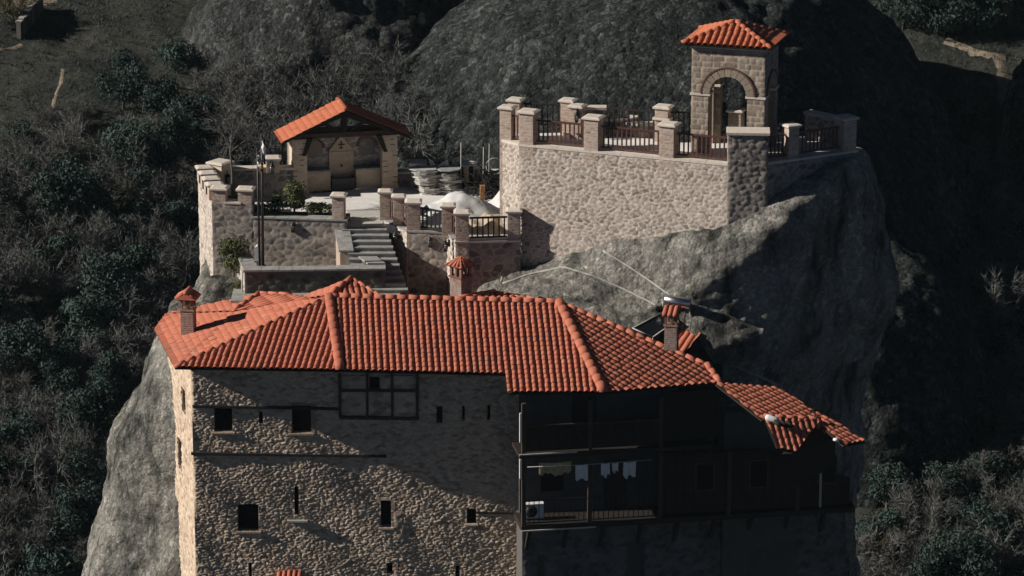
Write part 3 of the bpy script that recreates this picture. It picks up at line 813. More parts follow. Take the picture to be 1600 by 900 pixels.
# the big corner pier, turned to face a little right
PC0 = flat(T2) + tn * .34 - tu * .02; pz = R(-3); pu = V((math.cos(pz), math.sin(pz) , 0)); pnn = V((pu.y, -pu.x, 0))
pw = MB(); pcen = PC0 + pu * .80 - pnn * .45
stone_block(pw, at(pcen, -3.2), 1.6, .9, ZUP + 1.2 + 3.2, pu, step=.06, cw=.34, ch=.24, amp=.035, seed=17, pat='rubble')
pb = pw.build('corner_pier', M['wall_mid'], up)
c = MB(); c.box(at(pcen, ZUP + 1.2), 1.75, 1.05, .10, pu); c.build('pier_cap', M['cap'], pb)
# right wing in shade
T3 = on_z(1206, 257, ZUP) + V((0, .55, 0)); T5 = on_z(1338, 236, ZUP) + V((0, .35, 0)); ru = flat(T5 - T3).normalized(); rn = V((ru.y, -ru.x, 0))
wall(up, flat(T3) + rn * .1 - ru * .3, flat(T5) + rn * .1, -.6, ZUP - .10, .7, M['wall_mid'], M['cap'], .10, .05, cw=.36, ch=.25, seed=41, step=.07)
PR1 = flat(on_z(1250, 199, capz)); PR1 = flat(T3) + ru * (PR1 - flat(T3)).dot(ru) - rn * .22; pillar(up, PR1, .5, ZUP - .55, capz, ru)
PR2 = flat(T5) - ru * .35 - rn * .22; pillar(up, PR2, .62, ZUP - .55, capz, ru)
BRa = flat(on_z(1258, 176, ZUP + 1.1)); BRb = PR2 + V((.1, .2, 0))
# back wall right: coping rises towards the corner
wall(up, BRa, BRb, ZUP - 3, ZUP + 1.05, .4, M['wall_pale'], M['cap'], .10, .05, cw=.34, ch=.24, seed=51, name='wall')
# back line
B1p = flat(on_z(888, 155, capz + .1)); B1b = flat(on_z(902, 164, capz)); BLa = flat(on_z(914, 168, ZUP + 1.2)); BLb = flat(on_z(946, 168, ZUP + 1.2))
B2p = flat(on_z(1037, 166, capz + .1)); B3p = flat(on_z(1151, 170, capz))
pillar(up, B1p, .5, ZUP - .1, capz + .1, tu); pillar(up, B1b, .5, ZUP - .1, capz, tu)
pillar(up, B2p, .56, ZUP - .1, capz + .12, tu, double=True); pillar(up, B3p, .55, ZUP - .1, capz, tu, M['ashlar'])
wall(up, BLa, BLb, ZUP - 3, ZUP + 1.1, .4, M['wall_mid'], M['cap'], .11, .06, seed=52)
bu_ = flat(B3p - B2p).normalized()
# hidden back skirt keeps the terrace solid
sk = MB(); ring = [A_ - tn * .3, Bf - tn * .3, flat(T3), flat(T5) - rn * .3, BRa + V((0, .3, 0)), B3p + V((0, .35, 0)), B2p + V((0, .35, 0)), B1p + V((0, .35, 0)), flat(T00) + V((0, .3, 0)), flat(T0)]
sk.prism([at(p, -5) for p in ring], Z * (ZUP - .03 + 5), .5); sk.build('terrace_core', M['wall_mid'], up)
fl = MB(); fl.prism([at(p, ZUP - .026) for p in [P1 + V((-.2, .1, 0))] + ring[1:-1]], Z * .03, .5)
tag(fl.build('upper_pavement', M['pave']), kind='structure')
# railings of the upper terrace
railing(P1 + tu * .36, P2 - tu * .36, ZUP, 1.02, 'red-brown baluster railing on the upper terrace, first bay from its left front pillar')
railing(P2 + tu * .36, P3 - tu * .36, ZUP, 1.02, 'red-brown baluster railing on the upper terrace, middle bay of the lit front')
railing(P3 + tu * .36, flat(T2) + tu * .0, ZUP, 1.02, 'red-brown baluster railing in front of the belfry, beside the big corner pier')
railing(flat(T0) + (P1 - flat(T0)).normalized() * .3, P1 - (P1 - flat(T0)).normalized() * .36, ZUP, 1.05, 'short red-brown railing seen almost end-on at the left corner of the upper terrace')
railing(flat(T3) + ru * .05 - rn * .22, PR1 - ru * .3, ZUP, 1.0, 'shaded brown railing just right of the big corner pier')
railing(PR1 + ru * .3, PR2 - ru * .36, ZUP, 1.0, 'shaded brown railing at the right end of the upper terrace')
railing(flat(T00) + V((.3, 0, 0)), B1p - V((.3, 0, 0)), ZUP + .25, 1.0, 'dark railing at the back left of the upper terrace against the rock', M['wood_dark'], .22)
railing(BLb + V((.05, -.1, 0)), B2p - bu_ * .3, ZUP + .25, 1.0, 'long dark railing at the back of the upper terrace behind the round benches', M['wood_dark'], .22)
railing(B2p + bu_ * .3, B3p - bu_ * .3, ZUP + .25, 1.0, 'dark railing behind the belfry arch at the back of the upper terrace', M['wood_dark'], .22)
railing(B3p + bu_ * .3, BRa + V((-.05, .1, 0)), ZUP + .25, 1.0, 'dark railing at the back right of the upper terrace, right of the belfry', M['wood_dark'], .22)
# low curved benches
def curved_bench(px, py, z, r, a0, a1, label, h=.5):
    c_ = on_z(px, py, z); t_ = thing('stone_bench', label, 'bench', at(c_, ZUP), 'low stone benches on the upper terrace')
    m_ = MB(); cp = MB(); k = 9
    for i in range(k):
        g0 = R(a0 + (a1 - a0) * i / k); g1 = R(a0 + (a1 - a0) * (i + 1) / k)
        def pt(g, rr, zz): return V((c_.x + rr * math.cos(g), c_.y + rr * math.sin(g), zz))
        m_.prism([pt(g0, r, ZUP), pt(g1, r, ZUP), pt(g1, r - .35, ZUP), pt(g0, r - .35, ZUP)], Z * h)
        cp.prism([pt(g0, r + .05, ZUP + h), pt(g1, r + .05, ZUP + h), pt(g1, r - .4, ZUP + h), pt(g0, r - .4, ZUP + h)], Z * .1)
    m_.build('seat_wall', M['wall_mid'], t_); cp.build('seat', M['cap'], t_)
curved_bench(962, 180, ZUP + .65, 1.0, 200, 340, 'curved stone bench with pale seat, nearer the left pillar on the upper terrace', .62)
curved_bench(1005, 187, ZUP + .55, .95, 190, 350, 'curved stone bench with pale seat, beside the tall pillar with a lantern', .5)

# ============================================================ belfry with arches
be = on_z(1079, 238, ZUP); by = R(17)
bx = V((math.cos(by), -math.sin(by), 0)); bb = V((math.sin(by), math.cos(by), 0))   # along the front, to the back
BW, BD, BH, TH = 3.05, 2.35, 4.40, .74
bel = thing('stone_belfry', 'square stone belfry pavilion with round arches under a tiled pyramid roof, on the upper terrace', 'belfry', at(be, ZUP))
def bp(x, y, z): return at(be, ZUP) + bx * x + bb * y + Z * z
SPR = 2.5
def arch_face(org, u, n, W, pier, seed, name):
    r = (W - 2 * pier) / 2; cxn = W / 2
    def keep(cu, cv):
        ins = (np.abs(cu - cxn) < r) & (cv < SPR)
        ins |= ((cu - cxn) ** 2 + (cv - SPR) ** 2 < r * r) & (cv >= SPR)
        return ~ins
    m_ = MB(); sheet(m_, org, u, Z, W, BH, n, step=.045, cw=.34, ch=.24, amp=.028, seed=seed, pat='coursed', keep=keep)
    sheet(m_, org - n * .5 + u * .02, u, Z, W - .04, BH, -n, step=.09, cw=.34, ch=.24, amp=.01, seed=seed, pat='coursed', keep=keep)
    # soffit and jambs
    k = 14; pts = [(cxn - r, 0), (cxn - r, SPR)] + [(cxn - r * math.cos(math.pi * i / k), SPR + r * math.sin(math.pi * i / k)) for i in range(1, k)] + [(cxn + r, SPR), (cxn + r, 0)]
    vs = []; 
    for (x, z) in pts: vs += [org + u * x + Z * z + n * .0, org + u * x + Z * z - n * .5]
    m_.add(vs, [(2 * i, 2 * i + 1, 2 * i + 3, 2 * i + 2) for i in range(len(pts) - 1)], [hsh(np.float64(i // 2), 1., seed) for i in range(len(vs))], 0.)
    o = m_.build(name, M['ashlar'], bel)
    v_ = MB(); k = 11
    for i in range(k):
        g0 = math.pi * (i + .04) / k; g1 = math.pi * (i + .96) / k
        q = []
        for (rr, g) in ((r - .02, g0), (r + .30, g0), (r + .30, g1), (r - .02, g1)):
            q.append(org + u * (cxn - rr * math.cos(g)) + Z * (SPR + rr * math.sin(g)) - n * .1)
        v_.prism(q, n * .16, random.uniform(.2, .9))
    v_.build('arch_voussoirs', M['ashlar'], o)
    h_ = MB(); k = 30
    for i in range(k):
        g0 = math.pi * (i + .1) / k; g1 = math.pi * (i + .9) / k
        q = [org + u * (cxn - rr * math.cos(g)) + Z * (SPR + rr * math.sin(g)) - n * .1 for (rr, g) in ((r + .31, g0), (r + .37, g0), (r + .37, g1), (r + .31, g1))]
        h_.prism(q, n * .18, .1)
    h_.build('arch_brick_course', M['brick_red'], o)
    return o
arch_face(bp(0, 0, 0), bx, -bb, BW, TH, 61, 'arched_wall')
arch_face(bp(BW, 0, 0), bb, bx, BD, .62, 63, 'arched_wall')
arch_face(bp(BW, BD, 0), -bx, bb, BW, TH, 65, 'arched_wall')
arch_face(bp(0, BD, 0), -bb, -bx, BD, .62, 67, 'arched_wall')
for (x, y) in ((TH / 2, .31), (BW - TH / 2, .31), (TH / 2, BD - .31), (BW - TH / 2, BD - .31)):
    im = MB(); im.box(bp(x, y, SPR - .09), TH + .1, .62 + .1, .09, bx); im.build('impost', M['cap'], bel)
ce = MB(); ce.box(bp(BW / 2, BD / 2, BH), BW + .12, BD + .12, .1, bx); ce.box(bp(BW / 2, BD / 2, BH + .1), BW + .3, BD + .3, .08, bx); ce.build('cornice', M['cap'], bel)
ov = .30; cs = [bp(-ov, -ov, BH + .16), bp(BW + ov, -ov, BH + .16), bp(BW + ov, BD + ov, BH + .16), bp(-ov, BD + ov, BH + .16)]; ap = bp(BW / 2, BD / 2, BH + .86)
for i in range(4):
    a, b = cs[i], cs[(i + 1) % 4]; tile_facet('roof_slope', [[a, b, ap]], pl3(a, b, ap), M['tile_new'], bel, tw=.27, tl=.32, amp=.085, phase=.02)
for i in range(4):
    rc = MB(); ridge_caps(rc, cs[i], ap, .12, .34, .05); rc.build('ridge_tiles', M['tile_new'], bel)
fi = MB(); fi.lathe(ap, [(.13, 0), (.12, .08), (.05, .13), (.0, .15)], 8); fi.build('finial', M['tile_new'], bel)

# ============================================================ left terrace
L2 = -.5
flw = thing('left_terrace_wall', 'rubble retaining wall with crenellated parapet and planter, left of the stairs', 'retaining wall', (-10, 11.5, -4))
MA = flat(on_z(395, 337, -.08)); MBp = flat(on_z(541, 342, -.08)); mu = (MBp - MA).normalized(); mn = V((mu.y, -mu.x, 0))
C0 = flat(on_z(327, 300, 1.0)); C0 = MA + mu * (C0 - MA).dot(mu)
wall(flw, C0, MA, -5.5, .40, .5, M['wall_mid'], None, cw=.38, ch=.26, amp=.025, seed=71)
wall(flw, MA + mu * .004, MBp, -5.5, -.18, .5, M['wall_mid'], M['slate'], .07, .05, cw=.38, ch=.26, amp=.025, seed=72)
c = MB(); c.obox(at(C0 + mn * .05 + mu * .5, .40), mu * .75, -mn * .6, Z * .08); c.build('coping', M['cap'], flw)
for px in (339, 381):
    p = flat(on_z(px, 298, 1.03)); p = MA + mu * (p - MA).dot(mu) - mn * .26; pillar(flw, p, .58, .39, 1.05, mu, M['brick'], d=.54)
C1 = flat(on_z(309, 260, 1.03)); cu = (C1 - C0).normalized()
wall(flw, C1, C0 + cu * .02, -6.5, .40, .5, M['wall_pale'], None, seed=73, ends=False)
for i in range(4):
    p = C0 + cu * (.85 + i * .98) + V((.26, 0, 0)); pillar(flw, p, .56, .39, 1.05, V((cu.y, -cu.x, 0)), M['brick'], d=.5)
bw = thing('back_parapet_wall', 'low rubble parapet wall with pale coping at the back left of the fountain terrace', 'wall', (-10, 16.3, L2))
BA = flat(on_z(345, 266, .75)); BB = flat(on_z(458, 264, .75)); bu = (BB - BA).normalized(); bn = V((bu.y, -bu.x, 0))
wall(bw, BA, BB, L2 - 2, .72, .45, M['wall_mid'], M['cap'], .1, .05, cw=.45, ch=.32, seed=75)
p = flat(on_z(344, 252, 1.2)); pillar(bw, p, .72, L2 - 2, 1.2, V((math.cos(R(35)), -math.sin(R(35)), 0)), M['sand_stone'])
p = flat(on_z(426, 247, 1.25)); p = BA + bu * (p - BA).dot(bu) - bn * .2; pillar(bw, p, .56, .6, 1.25, bu, M['sand_stone']); pillar(bw, p - bu * .4, .5, .6, .98, bu, M['sand_stone'], cap=False)
bw2 = thing('back_parapet_wall', 'rubble parapet wall with pale coping behind the slate stack, right of the fountain shelter', 'wall', (-3, 17, L2))
DA_ = flat(on_y(612, 268, 17.9)); DB_ = flat(on_y(800, 269, 17.9)); zt_ = on_y(700, 268, 17.9).z; du = (DB_ - DA_).normalized(); dnv = V((du.y, -du.x, 0))
wall(bw2, DA_, DB_, L2 - 2, zt_ - .1, .45, M['wall_mid'], M['cap'], .1, .05, cw=.45, ch=.3, seed=77)
p = flat(on_y(726, 256, 17.7)); pillar(bw2, p, .66, L2, on_y(726, 254, 17.7).z, V((math.cos(R(30)), -math.sin(R(30)), 0)), M['sand_stone'])
p = flat(on_y(653, 254, 17.8)); pillar(bw2, p, .6, L2, on_y(653, 252, 17.8).z, du, M['wall_mid'])
# planter
pl = MB(); pl.obox(at(MA + mu * .05 - mn * .5, -.5), mu * ((MBp - MA).length - .1), -mn * .75, Z * .33); tag(pl.build('planter_soil', M['soil']), kind='structure')
pq = thing('planter_edge', 'low pale stone edge with brick pillar at the right end of the planted bed', 'planter', at(MBp, L2))
p = MBp - mu * .35 - mn * .25; pillar(pq, p, .5, -.15, .92, mu)
# pavement of the left terrace
SP = {}
for k, (x, y) in {'p1': (602, 298), 'p2': (623, 306), 'p3': (646, 314), 'p4': (700, 320), 'p5': (722, 331), 'p6': (803, 329)}.items(): SP[k] = flat(on_z(x, y, .75))
Sx0 = on_y(538, 355, 11.05); Sx1 = on_y(606, 355, 11.05)
poly = [C0 - mn * .3 + mu * .3, MA - mn * .4, MBp - mn * .4, flat(Sx0) + V((0, .1, 0)), flat(Sx1) + V((0, .1, 0)), SP['p3'] + V((.1, .3, 0)), SP['p4'] + V((0, .2, 0)), SP['p5'] + V((.1, .3, 0)), SP['p6'] + V((0, .3, 0)), flat(A_) + V((.3, .3, 0)), flat(T0) + V((.2, .2, 0)), DB_, DA_, BB - bn * .2, BA - bn * .2, C1 + V((.3, 0, 0))]
fl = MB(); fl.prism([at(q, L2 - .3) for q in poly], Z * .3, .5); tag(fl.build('terrace_pavement', M['pave']), kind='structure')
g_ = [on_z(x, y, L2 + .006) for x, y in ((542, 329), (592, 324), (600, 353), (541, 355))]
gm = MB(); gm.prism([V((q.x, q.y, L2 + .001)) for q in g_], Z * .02); tag(gm.build('gravel_patch', M['gravel']), kind='structure')

# stairs
st = thing('stone_staircase', 'grey stone staircase climbing between the two rubble walls to the fountain terrace', 'staircase', (-6, 9, -2.4))
ns = 11
for i in range(ns):
    y1 = 11.05 - i * .31; z1 = L2 - .03 - .172 * i
    xl = on_y(536 + i * 2.0, 400, y1).x; xr = on_y(605 + 32 * (i / 10.), 400, y1).x
    m_ = MB(); m_.obox((xl, y1 - .34, -3.2), (xr - xl, 0, 0), (0, .36, 0), (0, 0, z1 + 3.2 - .045), .5)
    so_ = m_.build('step', M['slate'], st)
    m_ = MB(); m_.obox((xl, y1 - .37, z1 - .045), (xr - xl, 0, 0), (0, .37, 0), (0, 0, .045)); m_.build('tread_slab', M['slate'], so_)
# left stair parapet with slate slope
spw = thing('stair_parapet', 'short stair parapet with sloping grey slate top, left of the steps', 'wall', on_y(535, 418, 9.7))
q0 = on_y(533, 352, 11.0); q1 = on_y(541, 390, 9.6); hw = V((.26, 0, 0))
m_ = MB(); m_.prism([q0 - hw - Z * .1, q1 - hw - Z * .1, at(q1 - hw, -3.), at(q0 - hw, -3.)], hw * 2, .6); m_.build('parapet_wall', M['brick'], spw)
m_ = MB(); m_.prism([q0 - hw * 1.2 + V((0, .1, .02)), q1 - hw * 1.2 + V((0, -.06, -.02)), q1 - hw * 1.2 + V((0, -.06, -.09)), q0 - hw * 1.2 + V((0, .1, -.06))], hw * 2.4, .5); m_.build('slate_slope', M['slate'], spw)
# courtyard floor and low wall
cf = MB(); cf.obox((-11.5, 6.5, -2.9), (6.9, 0, 0), (0, 4.6, 0), (0, 0, .5)); tag(cf.build('courtyard_paving', M['slate']), kind='structure')
lw = thing('courtyard_wall', 'dark low rubble wall with grey slate coping, just behind the roof ridge', 'wall', (-9, 8, -3))
LA = flat(on_z(382, 422, -1.4)); LB = flat(on_z(601, 419, -1.4)); lwu = (LB - LA).normalized(); lwn = V((lwu.y, -lwu.x, 0))
wall(lw, LA, LB, -4.5, -1.48, .5, M['wall_dark'], M['slate'], .08, .05, cw=.4, ch=.24, seed=81)  # front stone darkened to carry its shade; the left return is paler
LR = flat(on_z(371, 395, -1.4)); wall(lw, LR, LA + lwu * .02, -5, -1.48, .5, M['wall_pale'], M['slate'], .08, .05, seed=83)
LR2 = flat(on_z(570, 405, -1.4)); m_ = MB(); m_.obox(at(LB - lwu * .62 - lwn * .5, -3), lwu * .6, (LR2 - LB + lwu * .3), Z * 1.6); m_.build('wall', M['wall_dark'], lw)
m_ = MB(); m_.obox(at(LB - lwu * .70 - lwn * .56, -1.40), lwu * .74, (LR2 - LB + lwu * .35), Z * .07); m_.build('coping', M['slate'], lw)

# walls right of the stairs
rw = thing('stair_side_wall', 'pale rubble wall stepping down beside the stairs with brick pillars and railings', 'retaining wall', (-3, 10, -3))
s1 = SP['p1'] + V((-.25, .1, 0)); s3 = SP['p3'] + V((-.26, -.27, 0))
wall(rw, s1, s3, -3.4, -.52, .45, M['wall_pale'], M['slate'], .07, .04, seed=91, cw=.34, ch=.24)
s4 = SP['p4'] + V((.24, -.22, 0)); s3b = at(s3, 0)
wall(rw, s3b, V((s4.x, s3b.y + (s4.y - s3b.y) * .5, 0)), -3.6, -.52, .5, M['wall_mid'], M['slate'], .07, .04, seed=92, cw=.42, ch=.32)
s4b = V((SP['p4'].x - .24, s3b.y + (s4.y - s3b.y) * .5, 0)); s5 = SP['p5'] + V((-.26, -.27, 0))
wall(rw, V((s5.x - .45, s4b.y + .3, 0)), s5, -3.6, -.52, .45, M['wall_pale'], M['slate'], .07, .04, seed=93, cw=.34, ch=.24)
s6 = SP['p6'] + V((.26, -.27, 0))
wall(rw, s5, s6, -3.6, -.52, .5, M['wall_mid'], M['cap'], .08, .05, seed=94, cw=.42, ch=.3)
du3 = (SP['p3'] - SP['p1']).normalized()
for k in ('p1', 'p2'): pillar(rw, SP[k], .46, -.5, .77, V((1, 0, 0)))
pillar(rw, SP['p3'], .56, -3.4, .77, V((1, 0, 0)))
pillar(rw, SP['p4'], .5, -.5, .77, V((1, 0, 0))); pillar(rw, SP['p5'], .54, -2.2, .77, V((1, 0, 0))); pillar(rw, SP['p6'], .52, -2.2, .8, V((1, 0, 0)))
rz = -.46
railing(SP['p1'] + du3 * .28, SP['p2'] - du3 * .28, rz, .95, 'narrow red-brown railing at the head of the stairs, the one farther from the camera', t=.05)
railing(SP['p2'] + du3 * .28, SP['p3'] - du3 * .32, rz, .95, 'narrow red-brown railing beside the stairs, next to the widest brick pillar', t=.05)
railing(SP['p3'] + V((.3, 0, 0)), SP['p4'] - V((.27, .0, 0)), rz, .95, 'dark baluster railing in front of the covered sand heap, seven bars', M['iron'], .2)
d45 = (SP['p5'] - SP['p4']).normalized()
railing(SP['p4'] + d45 * .27, SP['p5'] - d45 * .29, rz, .95, 'narrow red-brown railing seen end-on above the rear chimney', t=.05)
railing(SP['p5'] + V((.3, 0, 0)), SP['p6'] - V((.28, 0, 0)), rz, .98, 'dark baluster railing that ends at the foot of the tall terrace wall', M['iron'], .22)

# ============================================================ fountain shelter
fo = on_z(457, 304, L2); fy = R(12); fx = V((math.cos(fy), math.sin(fy), 0)); fb = V((-math.sin(fy), math.cos(fy), 0))
fs_ = thing('fountain_shelter', 'open fronted stone fountain shelter with orange tiled gable roof and dark truss', 'shelter', at(fo, L2))
def fp(x, y, z): return at(fo, L2) + fx * x + fb * y + Z * z
FW_, FD_, FH_ = 4.62, 1.35, 2.42
for x in (.33, FW_ - .33):
    m_ = MB(); stone_block(m_, fp(x, .33, 0), .66, .66, FH_, fx, step=.05, cw=.5, ch=.3, amp=.02, seed=int(x * 7) + 3, pat='coursed'); m_.box(fp(x, .33, 0), .76, .76, .18, fx)
    cl = m_.build('column', M['sand_stone'], fs_)
    m_ = MB()
    for k in range(9):
        m_ = MB(); m_.box(fp(x + random.choice((-.2, .22, .1)), -.0, .3 + k * .24), .2, .04, .035, fx, .1); m_.build('brick_inset', M['brick_red'], cl)
m_ = MB(); sheet(m_, fp(.5, FD_ - .25, 0), fx, Z, FW_ - 1.0, FH_, -fb, step=.05, cw=.45, ch=.26, amp=.04, seed=101); m_.obox(fp(.02, FD_ - .22, 0), fx * (FW_ - .04), fb * .3, Z * FH_)
for x in (0.02, FW_ - .32): m_.obox(fp(x, .5, 0), fx * .3, fb * (FD_ - .4), Z * FH_)
m_.build('back_wall', M['wall_pale'], fs_)
for x0, x1 in ((.68, 1.75), (2.87, FW_ - .68)):
    m_ = MB(); sheet(m_, fp(x0, .45, 0), fx, Z, x1 - x0, .82, -fb, step=.05, cw=.6, ch=.4, amp=.03, seed=int(x0 * 9)); m_.obox(fp(x0, .47, 0), fx * (x1 - x0), fb * .66, Z * .80); bq = m_.build('bench', M['sand_stone'], fs_)
    m_ = MB(); m_.obox(fp(x0, .42, .82), fx * (x1 - x0), fb * .68, Z * .07); m_.build('bench_slab', M['slate'], bq)
m_ = MB(); yb = FD_ - .42; m_.prism([fp(x, yb, z) for x, z in ((1.77, 0), (2.85, 0), (2.85, 1.62), (2.31, 2.30), (1.77, 1.62))], fb * .16); ste = m_.build('gabled_stele', M['sand_stone'], fs_)
m_ = MB(); m_.prism([fp(x, yb - .035, z) for x, z in ((1.77, 1.5), (2.85, 1.5), (2.85, 1.58), (1.77, 1.58))], fb * .03); m_.build('stele_moulding', M['sand_stone'], ste)
m_ = MB(); m_.obox(fp(2.285, yb - .02, 1.68), fx * .05, fb * .018, Z * .36, .1); m_.build('carved_cross', M['wood_beam'], ste); m_ = MB(); m_.obox(fp(2.16, yb - .022, 1.86), fx * .30, fb * .02, Z * .05, .1); m_.obox(fp(2.2, yb - .022, 1.72), fx * .2, fb * .02, Z * .03, .1); m_.build('carved_cross_arm', M['wood_beam'], ste)
m_ = MB(); m_.lathe(fp(2.31, yb, .95), [(.03, 0), (.05, .03), (.03, .12), (.0, .2)], 8, -fb); m_.build('spout', M['iron'], ste)
m_ = MB(); k = 8
for i in range(k):
    pass
m_.obox(fp(1.8, .35, 0), fx * 1.02, fb * .1, Z * .5); m_.obox(fp(1.8, .45, 0), fx * .1, fb * .47, Z * .5); m_.obox(fp(2.72, .45, 0), fx * .1, fb * .47, Z * .5); m_.obox(fp(1.9, .45, 0), fx * .82, fb * .47, Z * .2); m_.build('water_trough', M['wall_dark'], fs_)
for cx_ in (1.15, 3.47):
    m_ = MB(); r = .36; zc = 1.72; k = 11
    for i in range(k):
        g0 = math.pi * (i + .2) / k; g1 = math.pi * (i + .8) / k
        m_.prism([fp(cx_ - rr * math.cos(g), FD_ - .32, zc + rr * math.sin(g)) for rr, g in ((r, g0), (r + .12, g0), (r + .12, g1), (r, g1))], fb * .12, .1)
    ni = m_.build('niche_arch', M['brick_red'], fs_)
    m_ = MB(); pts = [(cx_ - r, zc - .38), (cx_ + r, zc - .38)] + [(cx_ + r * math.cos(math.pi * i / 10), zc + r * math.sin(math.pi * i / 10)) for i in range(11)]
    m_.prism([fp(x, FD_ - .285, z) for x, z in pts], fb * .03, .3); m_.build('niche_panel', M['wall_mid'], ni)
# timber work
m_ = MB(); m_.obox(fp(-.1, .05, FH_), fx * (FW_ + .2), fb * .2, Z * .22); m_.build('tie_beam', M['wood_beam'], fs_)
m_ = MB(); m_.obox(fp(-.1, FD_ - .3, FH_), fx * (FW_ + .2), fb * .2, Z * .2); m_.build('tie_beam', M['wood_dark'], fs_)
AX = FW_ / 2; AZ = FH_ + 1.28
m_ = MB(); m_.obox(fp(AX - .12, .06, FH_ + .22), fx * .24, fb * .18, Z * .9); m_.build('king_post', M['wood_dark'], fs_)
for sx in (-1, 1):
    m_ = MB(); m_.prism([fp(AX + sx * .12, .08, FH_ + .22), fp(AX + sx * .28, .08, FH_ + .22), fp(AX + sx * 1.15, .08, FH_ + .72), fp(AX + sx * 1.05, .08, FH_ + .82)], fb * .14); m_.build('strut', M['wood_dark'], fs_)
    m_ = MB(); m_.prism([fp(AX + sx * (AX + .35), .03, FH_ - .12), fp(AX + sx * (AX + .35), .03, FH_ + .0), fp(AX, .03, AZ - .16), fp(AX, .03, AZ - .36)], fb * .2); m_.build('rafter', M['wood_dark'], fs_)
    xx = .66 if sx < 0 else FW_ - .66
    m_ = MB(); m_.prism([fp(xx - sx * .02, -.06, FH_ + .02), fp(xx - sx * .26, -.06, FH_ + .02), fp(xx + sx * .06, -.06, FH_ - .72), fp(xx + sx * .22, -.06, FH_ - .72)], fb * .16); m_.build('bracket', M['wood_dark'], fs_)
y0, y1 = -.42, FD_ + .25
RA, RBk = fp(AX, y0, AZ), fp(AX, y1, AZ); so1 = .52
LE0, LE1 = fp(-so1, y0, FH_ - .02), fp(-so1, y1, FH_ - .02); RE0, RE1 = fp(FW_ + so1, y0, FH_ - .02), fp(FW_ + so1, y1, FH_ - .02)
tile_facet('roof_slope', [[RA, RBk, LE1, LE0]], pl3(RA, RBk, LE0), M['tile_new'], fs_, tw=.26, amp=.04)
tile_facet('roof_slope', [[RA, RBk, RE1, RE0]], pl3(RA, RBk, RE0), M['tile_new'], fs_, tw=.26, amp=.06)
rc = MB(); ridge_caps(rc, RA, RBk, .14, .4, .05); rc.build('ridge_tiles', M['tile_new'], fs_)

# ============================================================ lanterns
lantern(at(on_y(351, 263, BA.y - .4), .45), V((1, -1, 0)), 'black wall lantern on the broad corner pillar at the back left of the fountain terrace')
lantern(on_y(425, 264, (BA.y + BB.y) / 2 - .1), -bb * 0 + bn, 'black wall lantern on the pillar left of the fountain shelter')
lantern(on_y(459, 356, MA.y - .1), mn, 'black wall lantern on the rubble wall under the planted bed')
lantern(on_y(646, 266, DA_.y - .05), dnv, 'black wall lantern on the shaded pillar right of the fountain shelter')
lantern(on_y(603, 363, (s1 + (s3 - s1) * .3).y), V((-.7, -.7, 0)), 'black wall lantern on the stair side wall, nearer the top of the steps')
lantern(on_y(623, 372, (s1 + (s3 - s1) * .75).y), V((-.7, -.7, 0)), 'black wall lantern on the stair side wall, nearer the widest brick pillar')
lantern(on_y(672, 379, s3b.y), V((0, -1, 0)), 'black wall lantern under the seven-bar dark railing')
lantern(on_y(702, 386, (s5.y + .5)), V((-.7, -.7, 0)), 'black wall lantern above the rear chimney, on the pale wall corner')
lantern(on_z(903, 184, ZUP + .9), -bb, 'black wall lantern on the small back left pillar of the upper terrace')
lantern(on_z(1036, 186, ZUP + .85), -bb, 'black wall lantern on the double capped pillar at the back of the upper terrace')
lantern(on_z(1151, 186, ZUP + .85), -bb, 'black wall lantern seen through the belfry arch')
lantern(on_z(1284, 192, ZUP + .65), V((-.3, -1, 0)), 'black wall lantern on the pale wall at the right end of the upper terrace')
lantern(on_y(719, 268, 17.3), V((-.6, -.8, 0)), 'black wall lantern on the sandstone pillar behind the slate stack')

#print('DBG', [tuple(round(x,1) for x in v) for v in (T1,T2,T3,T5,T0,BRa,BRb,B1p,B2p,B3p,bp(0,0,0),bp(BW,BD,0),SP['p3'],SP['p6'],DA_)])
# ------------------------------------------------------------------ terrain
def fbm(p, o=5):
    return noise.fractal(p, .9, 2.1, o)
def hill(x, y):
    b = -30 + .30 * (y - 20)
    if y < 20: b = -30 + .42 * (y - 20)
    b = max(b, -52)
    if y > 150: b = 9 + 45 * (1 - math.exp(-(y - 150) / 160.))
    p = V((x * .035, y * .035, 1.3))
    b += 2.2 * noise.noise(p) + .7 * noise.noise(p * 3.7) 
    d = math.hypot(x - 0, y - 10)
    if abs(x) < 70 and 0 < y < 130: b += .22 * noise.noise(V((x * .6, y * .6, 4))) + .10 * noise.noise(V((x * 1.7, y * 1.7, 9)))
    return b
def axis(lo, hi, a, b, st, grow):
    xs = list(np.arange(a, b + .01, st)); s = st; x = a
    while x > lo: s *= grow; x -= s; xs.insert(0, x)
    s = st; x = xs[-1]
    while x < hi: s *= grow; x += s; xs.append(x)
    return xs
gx = axis(-900, 900, -42, 42, .6, 1.25); gy = axis(-420, 1500, 18, 112, .6, 1.25)
tv = [(x, y, hill(x, y)) for y in gy for x in gx]; nx_ = len(gx)
tf = [(j * nx_ + i, j * nx_ + i + 1, (j + 1) * nx_ + i + 1, (j + 1) * nx_ + i) for j in range(len(gy) - 1) for i in range(nx_ - 1)]
mb = MB(); mb.add(tv, tf, .5, 0., True); ground = mb.build('hillside', M['ground']); tag(ground, kind='structure')

